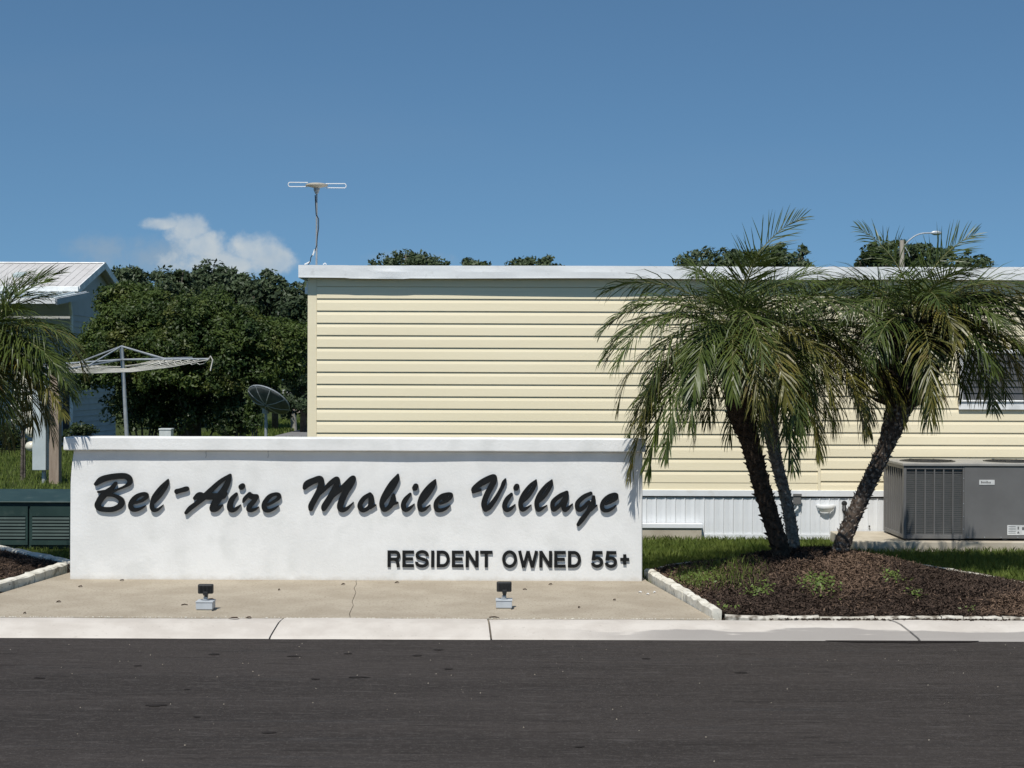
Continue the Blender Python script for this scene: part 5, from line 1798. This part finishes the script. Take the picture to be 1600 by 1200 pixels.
# the shaded understorey of that mound
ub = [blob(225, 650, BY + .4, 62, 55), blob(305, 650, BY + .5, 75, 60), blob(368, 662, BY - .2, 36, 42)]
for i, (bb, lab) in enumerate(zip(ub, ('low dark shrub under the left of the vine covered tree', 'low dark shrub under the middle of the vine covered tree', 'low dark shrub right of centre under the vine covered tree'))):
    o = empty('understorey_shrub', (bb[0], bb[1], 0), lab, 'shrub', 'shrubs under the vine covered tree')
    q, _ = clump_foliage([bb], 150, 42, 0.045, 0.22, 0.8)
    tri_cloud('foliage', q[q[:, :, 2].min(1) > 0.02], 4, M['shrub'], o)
    m = MB()
    for k in range(7):
        a = random.uniform(0, 6.28)
        m.tube([(bb[0] + .1 * math.cos(a), bb[1] + .1 * math.sin(a), -0.05), (bb[0] + .5 * bb[3] * math.cos(a), bb[1] + .5 * bb[4] * math.sin(a), bb[2]), (bb[0] + .8 * bb[3] * math.cos(a), bb[1] + .8 * bb[4] * math.sin(a), bb[2] + .6 * bb[5])], [0.03, 0.02, 0.008], 5)
    m.build('stem', M['bark'], o)

# row of trees behind the bush
row = [(200, 452, 50, 30, 28, 'small dark tree behind the gable of the neighbouring house'),
       (268, 462, 52, 40, 40, 'dark oak crown between the house gable and the tallest oak'),
       (325, 448, 54, 36, 42, 'tallest dark oak above the middle of the vine covered tree'),
       (375, 468, 52, 40, 42, 'dark oak crown just right of the tallest oak'),
       (430, 475, 50, 44, 46, 'dark oak crown left of the mobile home corner'),
       (474, 490, 48, 34, 52, 'dark oak partly hidden behind the mobile home corner')]
for (px, py, Y, rx, rz, lab) in row:
    bl = [blob(px + random.uniform(-.9, .9) * rx, py - random.uniform(-.3, .85) * rz, Y + random.uniform(-.5, .5), 11, 11) for _ in range(7)]
    bl += [blob(px, py, Y, rx, rz * .92), blob(px - rx * .55, py + rz * .5, Y + .3, rx * .7, rz * .8), blob(px + rx * .55, py + rz * .4, Y - .3, rx * .7, rz * .8), blob(px, py + rz * 1.3, Y, rx * 1.1, rz * 1.1), blob(px, py + rz * 2.6, Y, rx * 1.1, rz * 1.5)]
    c = at(px, 600, Y)
    tree('oak_tree', lab, 'tree', (c.x, Y, 0), bl, 360, 36, 0.080, 0.26, M['oak'], 0.09, 'oak trees behind the bush', shell=0.5)
# trees over the home roof
far = [(640, 425, 72, 70, 34, 'broad low treetop over the roof near the antenna'), (745, 428, 74, 30, 20, 'smallest sliver of treetop over the middle of the roof'),
       (832, 428, 74, 50, 25, 'low ragged treetop right of the smallest sliver above the roof'), (1112, 426, 70, 66, 40, 'dark treetop above the roof left of the raised palm fronds'),
       (1205, 424, 68, 72, 42, 'dark treetop above the roof behind the left palm crown'), (1392, 414, 66, 56, 44, 'tall dark treetop behind the street lamp pole'),
       (1475, 424, 66, 72, 42, 'dark treetop right of the street lamp above the roof')]
for (px, py, Y, rx, rz, lab) in far:
    bl = [blob(px + random.uniform(-.8, .8) * rx, py - random.uniform(-.2, .75) * rz, Y + random.uniform(-.5, .5), 11, 10) for _ in range(6)]
    bl += [blob(px, py, Y, rx, rz * .9), blob(px - rx * .5, py + rz * .3, Y + .4, rx * .55, rz * .75), blob(px + rx * .5, py + rz * .35, Y - .4, rx * .55, rz * .75), blob(px, py + rz * 1.6, Y, rx * .9, rz * 1.3)]
    c = at(px, 600, Y)
    tree('far_tree', lab, 'tree', (c.x, Y, 0), bl, int(4.0 * rx), 30, 0.105, 0.28, M['oak_far'], 0.2, 'treetops over the mobile home roof', shell=0.55)

# shrubs at the left: pale speckled one by the meters, dark ones below the house wall
for (px, py, Y, rx, rz, n_, mat, nm, lab) in ((38, 640, 25.9, 13, 95, 230, 'pale_leaf', 'variegated_shrub', 'tall narrow shrub with white speckled leaves behind the meter cabinet'),
                                            (14, 690, 36.5, 26, 26, 70, 'shrub', 'foundation_shrub', 'dark low shrub at the far left below the grey house wall'),
                                            (125, 683, 36.0, 30, 22, 60, 'shrub', 'foundation_shrub', 'dark low shrub between the wooden post and the sign wall'),
                                            (398, 655, 31.0, 12, 42, 50, 'vine', 'sapling', 'slim leafy sapling left of the satellite dish')):
    bb = blob(px, py, Y, rx, rz)
    o = empty(nm, (bb[0], bb[1], 0), lab, 'shrub')
    q, _ = clump_foliage([bb], n_, 40, 0.034, 0.12, 0.8)
    tri_cloud('foliage', q[q[:, :, 2].min(1) > 0.01], 4, M[mat], o)
    m = MB()
    for k in range(5):
        a = random.uniform(0, 6.28)
        m.tube([(bb[0] + .05 * math.cos(a), bb[1] + .05 * math.sin(a), -0.05), (bb[0] + .3 * bb[3] * math.cos(a), bb[1] + .3 * bb[4] * math.sin(a), bb[2] * .6), (bb[0] + .5 * bb[3] * math.cos(a), bb[1] + .5 * bb[4] * math.sin(a), bb[2] + .5 * bb[5])], [0.02, 0.014, 0.006], 5)
    m.build('stem', M['bark'], o)

# weeds in the palm bed
for i, (px, py, wpx, dens, lab) in enumerate(((1286, 897, 22, 150, 'bright green weed tuft at the foot of the leaning palm'), (1395, 903, 24, 110, 'sparse green weed tuft right of the leaning palm'),
                                          (1275, 931, 30, 220, 'largest bright green weed mat in the middle of the palm bed'), (1185, 926, 26, 170, 'green weed mat left of the largest weed mat'),
                                          (1085, 906, 46, 420, 'grassy weed patch by the left corner of the palm bed'), (1120, 955, 34, 110, 'small weeds in the front left corner of the palm bed'),
                                          (1525, 962, 16, 70, 'small weed by the front edging at the far right'), (1430, 932, 14, 50, 'tiny pale weed near the right of the palm bed'), (14, 915, 12, 60, 'small weeds in the bed at the left of the sign'))):
    poly, tp_, ww = (BED_L, 0.12, 1.0) if px < 400 else (BED_R, 0.20, 1.25)
    Y = 12.0
    for _ in range(30):
        z = float(bed_h(np.array([at(px, py, Y).x]), np.array([Y]), poly, tp_, ww)[0])
        Y = (EYE - z) * F / (py - HOR - (px - 800) * ROLL)
    c = at(px, py, Y)
    n = dens
    rx = wpx * Y / F
    p = np.stack([c.x + rng.normal(0, rx * 0.45, n), Y + rng.normal(0, rx * 1.0, n), np.zeros(n)], 1)
    p = p[in_poly(p[:, 0], p[:, 1], poly) & (poly_dist(p[:, 0], p[:, 1], poly) > 0.07)]
    n = len(p)
    p[:, 2] = bed_h(p[:, 0], p[:, 1], poly, tp_, ww) + rng.uniform(0.004, 0.05, n)
    o = empty('weed', (c.x, Y, z), lab, 'weed', 'weeds growing in the mulch beds')
    tri_cloud('leaves', leaf_quads(p, np.tile((0, -0.3, 1.0), (n, 1)), 0.013, 0.6), 4, M['weed'], o)


# grass blades
def blades(n, xr, yr, hgt, wid, keep, name, pw=1.0):
    x = rng.uniform(*xr, n); y = yr[0] + (yr[1] - yr[0]) * rng.uniform(0, 1, n) ** pw
    k = keep(x, y)
    x, y = x[k], y[k]
    n = len(x)
    z = lawn_z(x, y)
    z = np.where(in_poly(x, y, BED_R), bed_h(x, y, BED_R, 0.20, 1.25), z)
    h = hgt * rng.uniform(0.5, 1.25, n)
    a = rng.uniform(0, 2 * np.pi, n)
    ln = rng.uniform(0.1, 0.7, n) * h
    la = rng.uniform(0, 2 * np.pi, n)
    wv2 = np.stack([np.cos(a), np.sin(a), 0 * a], 1) * (wid * rng.uniform(0.7, 1.3, n))[:, None]
    b = np.stack([x, y, z - 0.005], 1)
    md = b + np.stack([np.cos(la) * ln * .3, np.sin(la) * ln * .3, h * 0.6], 1)
    t = b + np.stack([np.cos(la) * ln, np.sin(la) * ln, h], 1)
    q = np.stack([b - wv2, b + wv2, md + wv2 * 0.7, t, md - wv2 * 0.7], 1)
    tag(tri_cloud(name, q, 5, M['blade']), kind='stuff')


slabpoly = [(slx0 - 0.05, 15.58), (slx0 + 3.3, 15.58), (slx0 + 3.3, 16.8), (slx0 - 0.05, 16.8)]
blades(52000, (0.9, 6.4), (13.0, HY - 0.02), 0.062, 0.0032, lambda x, y: ~in_poly(x, y, BED_R) & (poly_dist(x, y, BED_R) > 0.04) & ~in_poly(x, y, slabpoly) & ~((x < 1.16) & (y < 13.25)), 'grass')
blades(46000, (-11.5, -3.2), (15.8, 40), 0.085, 0.0065, lambda x, y: ~in_poly(x, y, BED_L) & ~((x > gxa) & (x < gxb) & (y < GY + .75)), 'grass', 1.3)
blades(16000, (-9.5, -4.4), (36, 62), 0.12, 0.014, lambda x, y: ~((x > -6.95) & (y > 42.9) & (x < -4.9)), 'grass')
blades(1500, (1.35, 2.15), (11.9, 13.5), 0.075, 0.003, lambda x, y: in_poly(x, y, BED_R) & (poly_dist(x, y, BED_R) > 0.08) & (np.hypot((x - 1.72) / .34, (y - 12.9) / .7) + rng.normal(0, .25, len(x)) < 1), 'grass')
blades(3000, (-5.0, -3.7), (13.4, 15.5), 0.05, 0.003, lambda x, y: ~in_poly(x, y, BED_L) & (poly_dist(x, y, BED_L) > 0.08) & ~((x > -3.80) & (y < 13.22)), 'grass')


# ------------------------------------------------------------------ palms
def frond(parent, base, az, e0, L, droop, mat, nl=46, ll=0.27, wid=0.0075, twist=0.0, sag=0.35, curve=1.2, azb=0.0):
    """one feather leaf: rachis plus two rows of narrow folded leaflets"""
    NS = 40
    s = np.linspace(0, 1, NS + 1)
    el = R(e0) - R(droop) * s ** curve
    azs = az + R(azb) * s
    T = np.stack([np.cos(azs) * np.cos(el), np.sin(azs) * np.cos(el), np.sin(el)], 1)
    P = np.zeros((NS + 1, 3))
    P[1:] = np.cumsum((T[:-1] + T[1:]) / 2 * (L / NS), 0)
    P += np.array(base)
    Sd = np.stack([-np.sin(azs), np.cos(azs), 0 * s], 1)
    U = np.cross(Sd, -T)
    U = np.cross(T, Sd)
    ct, sn = math.cos(twist), math.sin(twist)
    Sd, U = Sd * ct + U * sn, U * ct - Sd * sn
    m = MB()
    m.tube([tuple(P[i]) for i in range(0, NS + 1, 4)], [max(0.0022, 0.011 * (1 - 0.85 * i / NS)) for i in range(0, NS + 1, 4)], 5)
    fo = m.build('frond', M['rachis'], parent)
    ls = np.linspace(0.16, 0.995, nl)
    V = []
    for side in (-1, 1):
        t = ls + rng.normal(0, 0.004, nl)
        t = np.clip(t, 0.12, 1)
        i = np.clip((t * NS).astype(int), 0, NS - 1)
        f = (t * NS - i)[:, None]
        p = P[i] * (1 - f) + P[i + 1] * f
        tt, ss, uu = T[i], Sd[i] * side, U[i]
        ang = R(66) - R(46) * t + rng.normal(0, 0.11, nl)
        lift = 0.30 - 0.12 * t + rng.normal(0, 0.20, nl)
        d = unit(tt * np.cos(ang)[:, None] + ss * np.sin(ang)[:, None] + uu * lift[:, None])
        ln = ll * (0.30 + 0.95 * np.sin(np.pi * np.clip(t, 0, 1) ** 0.85) ** 0.7) * rng.uniform(0.85, 1.1, nl)
        ln = ln * np.where(rng.uniform(0, 1, nl) < 0.06, rng.uniform(0.3, 0.7, nl), 1.0)
        ln = np.where(t > 0.9, ln * 0.95 + 0.03, ln)
        gz = np.array([0, 0, -1.0])
        p1 = p + d * (ln * 0.45)[:, None] + gz * (ln * sag * 0.16)[:, None]
        sg = (sag * rng.uniform(0.5, 1.6, nl))[:, None]
        d2 = unit(d + gz * sg * 0.9)
        p2 = p1 + d2 * (ln * 0.33)[:, None]
        p3 = p2 + unit(d2 + gz * sg * 0.9) * (ln * 0.30)[:, None]
        wv3 = unit(np.cross(d, uu)) * wid
        wv3 = wv3 + uu * wid * rng.uniform(-0.6, 0.6, nl)[:, None]
        V.append(np.stack([p - wv3 * 0.5, p + wv3 * 0.5, p1 + wv3, p1 - wv3], 1))
        V.append(np.stack([p1 - wv3, p1 + wv3, p2 + wv3 * 0.7, p2 - wv3 * 0.7], 1))
        V.append(np.stack([p2 - wv3 * 0.7, p2 + wv3 * 0.7, p3 + wv3 * 0.08, p3 - wv3 * 0.08], 1))
    lf = tri_cloud('leaflets', np.concatenate(V), 4, mat, fo)
    lf['kind'] = 'stuff'
    return fo


def palm(label, path, radii, bark, crown_o, specs, seed, stub=0.024, boots=60, boot_r=0.12, boot_len=0.10, n_stub=260, boot_span=0.34, scar=None):
    random.seed(seed)
    base = path[0]
    root = empty('palm_tree', (base[0], base[1], base[2]), label, 'palm tree', 'pygmy palms in the planting beds')
    cp = catmull(path, 8)
    rr = np.interp(np.linspace(0, 1, len(cp)), np.linspace(0, 1, len(radii)), radii)
    m = MB()
    pts = [tuple(p) for p in cp]
    pts[0] = (pts[0][0], pts[0][1], pts[0][2] - 0.15)
    m.tube(pts, [r_ * (1 + 0.06 * math.sin(i * 2.1)) for i, r_ in enumerate(rr)], 14)
    m.build('trunk', bark, root, smooth=True)
    # knobbly leaf scars winding up the trunk
    st = MB()
    for k in range(n_stub):
        t = (k + 0.5) / n_stub
        i = min(int(t * (len(cp) - 1)), len(cp) - 2)
        f = t * (len(cp) - 1) - i
        p = Vector(cp[i] * (1 - f) + cp[i + 1] * f)
        ax = Vector(cp[i + 1] - cp[i]).normalized()
        a = k * 2.39996
        s = ax.orthogonal().normalized()
        q = Matrix.Rotation(a, 3, ax) @ s
        r_ = rr[i] * (1 - f) + rr[i + 1] * f
        w = ax.cross(q)
        c = p + q * (r_ * 0.93)
        sz = stub * random.uniform(0.7, 1.3)
        tip = c + q * sz * random.uniform(0.7, 1.3) + ax * sz * random.uniform(0.4, 1.3)
        b = [c + w * sz * 0.75 - ax * sz * 0.5, c - w * sz * 0.75 - ax * sz * 0.5, c - w * sz * 0.6 + ax * sz * 0.45, c + w * sz * 0.6 + ax * sz * 0.45]
        i0 = len(st.v)
        tw = w * sz * 0.3
        st.v += [tuple(v) for v in b] + [tuple(tip + tw), tuple(tip - tw)]
        st.f += [(i0, i0 + 1, i0 + 5, i0 + 4), (i0 + 1, i0 + 2, i0 + 5), (i0 + 2, i0 + 3, i0 + 4, i0 + 5), (i0 + 3, i0, i0 + 4)]
    tag(st.build('leaf_scar', scar or bark, root), kind='stuff')
    # old leaf bases and fibre under the crown
    bt = MB()
    plen = float(np.sum(np.linalg.norm(np.diff(cp, axis=0), axis=1)))
    ax = Vector(cp[-1] - cp[-6]).normalized()
    for k in range(boots):
        t = k / boots
        a = k * 2.39996
        s = ax.orthogonal().normalized()
        q = Matrix.Rotation(a, 3, ax) @ s
        ii = int(np.clip(len(cp) - 1 - boot_span * (1 - t) / plen * (len(cp) - 1), 0, len(cp) - 1))
        c = Vector(cp[ii]) + q * boot_r * (0.40 + 0.55 * math.sin(math.pi * min(1, 0.12 + 0.70 * t)))
        d = (q * 0.8 + ax * random.uniform(0.5, 1.2) + Vector((random.uniform(-.3, .3), random.uniform(-.3, .3), random.uniform(-.3, .1)))).normalized()
        L = boot_len * random.uniform(0.5, 1.3)
        bt.tube([c - q * 0.04, c + d * L * 0.5, c + d * L], [0.022, 0.016, 0.004], 4)
    tag(bt.build('leaf_base', M['palm_bark_dark'], root), kind='stuff')
    for sp in specs:
        o = Vector(crown_o) + Vector((random.uniform(-.04, .04), random.uniform(-.04, .04), random.uniform(-.06, .05)))
        frond(root, o, **sp)
    return root


def crown(n, L, rs, e_hi=80, e_lo=-25, yel=0.48, d0=60, d1=135, ll=0.28, nl=46, forward=0.0, skip=None):
    """a full head of feathers: spears in the middle, long hanging ones outside"""
    r_ = random.Random(rs)
    out = []
    for k in range(n):
        t = k / (n - 1)
        e0 = e_hi + (e_lo - e_hi) * t ** 0.85 + r_.uniform(-8, 8)
        az = k * 2.39996 + r_.uniform(-.3, .3)
        if skip and t > 0.35 and skip[0] < math.degrees(az) % 360 < skip[1] and r_.random() < 0.75: continue
        mat = M['frond']
        if t > 1 - yel and r_.random() < 0.55: mat = M['frond_yellow']
        dr = (d0 + (d1 - d0) * min(1, t * 1.5)) * r_.uniform(0.8, 1.15)
        if e0 - dr < -100: dr = e0 + 100 + r_.uniform(-15, 5)
        out.append(dict(az=az, e0=e0, L=L * r_.uniform(0.82, 1.12) * (0.74 + 0.32 * min(1, t * 2.2)) * (1 - 0.22 * max(0, t - 0.55)), droop=dr, mat=mat, sag=0.3 + 0.6 * t + r_.uniform(-.15, .3), twist=r_.uniform(-.35, .35),
                        ll=ll * r_.uniform(0.9, 1.12), nl=nl, azb=r_.uniform(-16, 16), wid=r_.uniform(0.0044, 0.0058)))
    return out


def A(px, py, Y):
    v = at(px, py, Y)
    return (v.x, v.y, v.z)


# palm leaning left in front (its fronds hang before the sign's right end)
p1 = [A(1224, 870, 13.25), A(1205, 810, 13.22), A(1186, 745, 13.2), A(1172, 690, 13.17), A(1156, 640, 13.15), A(1150, 580, 13.1), A(1148, 530, 13.1)]
c1 = crown(41, 1.32, 21, e_hi=70, e_lo=-18, d1=118)
c1 += [dict(az=math.radians(196), e0=-2, L=1.62, droop=82, curve=0.6, mat=M['frond_yellow'], sag=0.8, ll=0.24, twist=0.2, nl=64),
       dict(az=math.radians(203), e0=-6, L=1.60, droop=80, curve=0.6, mat=M['frond'], sag=0.8, ll=0.24, nl=64), dict(az=math.radians(222), e0=0, L=1.50, droop=84, curve=0.65, mat=M['frond'], sag=0.7, ll=0.24, nl=60), dict(az=math.radians(178), e0=5, L=1.5, droop=90, curve=0.65, mat=M['frond'], sag=0.7, ll=0.24, nl=60), dict(az=math.radians(320), e0=0, L=1.45, droop=84, curve=0.65, mat=M['frond_yellow'], sag=0.7, ll=0.24, nl=60), dict(az=math.radians(300), e0=-10, L=1.4, droop=76, curve=0.65, mat=M['frond'], sag=0.7, ll=0.24, nl=60),
       dict(az=math.radians(185), e0=34, L=1.30, droop=100, mat=M['frond'], sag=0.5, ll=0.26),
       dict(az=math.radians(172), e0=45, L=1.28, droop=95, mat=M['frond'], sag=0.5, ll=0.26),
       dict(az=math.radians(12), e0=86, L=1.20, droop=62, mat=M['frond'], sag=0.1, ll=0.25, twist=1.25, nl=34, wid=0.0042),
       dict(az=math.radians(262), e0=15, L=1.25, droop=95, mat=M['frond'], sag=0.55, ll=0.26),
       dict(az=math.radians(285), e0=5, L=1.25, droop=82, mat=M['frond_yellow'], sag=0.55, ll=0.24),
       dict(az=math.radians(240), e0=8, L=1.20, droop=85, mat=M['frond'], sag=0.55, ll=0.26)]
palm('bushy palm with a dark trunk leaning left beside the sign wall', p1, [0.080, 0.074, 0.076, 0.082, 0.112, 0.12, 0.07], M['palm_bark_dark'], A(1148, 515, 13.1), c1, 31, boot_r=0.12)
# palm behind it with the thin grey trunk
p2 = [A(1241, 868, 13.6), A(1236, 820, 13.62), A(1226, 770, 13.65), A(1212, 715, 13.7), A(1204, 660, 13.75), A(1206, 600, 13.78), A(1215, 555, 13.8)]
c2 = crown(33, 1.25, 57, e_hi=68, e_lo=-15, d1=115)
c2 += [dict(az=math.radians(-38), e0=12, L=1.5, droop=98, mat=M['frond_yellow'], sag=0.6, ll=0.24), dict(az=math.radians(-58), e0=6, L=1.45, droop=92, mat=M['frond_yellow'], sag=0.6, ll=0.24),
       dict(az=math.radians(5), e0=40, L=1.2, droop=110, mat=M['frond'], sag=0.5, ll=0.26), dict(az=math.radians(-95), e0=0, L=1.3, droop=84, mat=M['frond_yellow'], sag=0.6, ll=0.25),
       dict(az=math.radians(25), e0=55, L=1.2, droop=80, mat=M['frond'], sag=0.4, ll=0.25)]
palm('palm with a slim grey trunk standing just behind the left leaning palm', p2, [0.060, 0.053, 0.052, 0.053, 0.07, 0.08, 0.05], M['palm_bark_grey'], A(1228, 535, 13.8), c2, 32, boot_r=0.09, scar=M['scar'], stub=0.018, n_stub=300)
# palm leaning right
p3 = [A(1308, 872, 13.3), A(1330, 815, 13.33), A(1355, 760, 13.36), A(1383, 700, 13.4), A(1402, 645, 13.42), A(1415, 595, 13.43), A(1428, 540, 13.45), A(1432, 500, 13.45)]
c3 = crown(50, 1.18, 93, skip=(190, 330), d0=70, d1=100, e_hi=62, e_lo=-8)
c3 += [dict(az=math.radians(-22), e0=42, L=1.3, droop=92, mat=M['frond'], sag=0.7, ll=0.27, nl=46), dict(az=math.radians(14), e0=48, L=1.35, droop=95, mat=M['frond_yellow'], sag=0.8, ll=0.27, nl=46), dict(az=math.radians(-4), e0=28, L=1.3, droop=85, mat=M['frond'], sag=0.8, ll=0.27, nl=46), dict(az=math.radians(-30), e0=12, L=1.25, droop=80, mat=M['frond_yellow'], sag=0.6, ll=0.27, nl=46),
       dict(az=math.radians(36), e0=14, L=1.5, droop=86, curve=0.75, mat=M['frond'], sag=0.2, ll=0.30, nl=42, twist=-0.5), dict(az=math.radians(-10), e0=20, L=1.35, droop=70, mat=M['frond'], sag=0.4, ll=0.26, nl=64),
       dict(az=math.radians(8), e0=35, L=1.3, droop=75, mat=M['frond'], sag=0.4, ll=0.26, nl=64),
       dict(az=math.radians(170), e0=80, L=0.95, droop=48, mat=M['frond'], sag=0.2, ll=0.22, twist=-1.2, nl=32, wid=0.0042), dict(az=math.radians(10), e0=78, L=1.0, droop=55, mat=M['frond'], sag=0.1, ll=0.25, twist=1.25, nl=34, wid=0.0042),
       dict(az=math.radians(35), e0=12, L=1.5, droop=88, mat=M['frond'], sag=0.35, ll=0.26), dict(az=math.radians(-15), e0=35, L=1.25, droop=85, mat=M['frond_yellow'], sag=0.4, ll=0.26),
       dict(az=math.radians(-75), e0=25, L=0.85, droop=100, mat=M['frond_yellow'], sag=0.5, ll=0.24), dict(az=math.radians(-55), e0=5, L=0.95, droop=75, mat=M['frond'], sag=0.5, ll=0.24),
       dict(az=math.radians(-30), e0=15, L=1.3, droop=90, mat=M['frond'], sag=0.5, ll=0.25)]
palm('palm with a patterned trunk leaning right toward the air conditioner', p3, [0.076, 0.068, 0.066, 0.069, 0.110, 0.175, 0.175, 0.08], M['palm_bark'], A(1430, 500, 13.45), c3, 33, scar=M['scar'], stub=0.019, n_stub=380, boots=330, boot_r=0.235, boot_len=0.15, boot_span=0.86)
# palm at the left border, its trunk just outside the frame
p4 = [(-4.98, 13.55, 0.10), (-4.93, 13.5, 0.6), (-4.86, 13.45, 1.1), (-4.78, 13.4, 1.6), (-4.72, 13.4, 1.9)]
c4 = crown(34, 1.02, 71, d1=98)
c4 += [dict(az=math.radians(-38), e0=14, L=1.30, droop=66, mat=M['frond'], sag=0.4, ll=0.22, nl=56), dict(az=math.radians(-33), e0=2, L=1.30, droop=62, mat=M['frond_yellow'], sag=0.4, ll=0.22, nl=56), dict(az=math.radians(-24), e0=10, L=1.25, droop=75, mat=M['frond'], sag=0.5, ll=0.22, nl=56), dict(az=math.radians(4), e0=0, L=1.1, droop=84, curve=0.65, mat=M['frond_yellow'], sag=0.7, ll=0.24, nl=60),
       dict(az=math.radians(60), e0=60, L=1.0, droop=50, mat=M['frond'], sag=0.15, ll=0.24)]
c4 += [dict(az=math.radians(8), e0=42, L=1.15, droop=125, mat=M['frond_yellow'], sag=0.6, ll=0.24), dict(az=math.radians(-12), e0=20, L=0.95, droop=100, mat=M['frond'], sag=0.5, ll=0.26),
       dict(az=math.radians(20), e0=70, L=1.0, droop=60, mat=M['frond'], sag=0.15, ll=0.26), dict(az=math.radians(-40), e0=10, L=0.9, droop=60, mat=M['frond'], sag=0.5, ll=0.26),
       dict(az=math.radians(-70), e0=-30, L=0.75, droop=40, mat=M['frond_brown'], sag=0.8, ll=0.2)]
palm('palm at the left border whose fronds hang before the meter cabinet', p4, [0.085, 0.08, 0.08, 0.11, 0.08], M['palm_bark'], (-4.66, 13.4, 1.98), c4, 34)
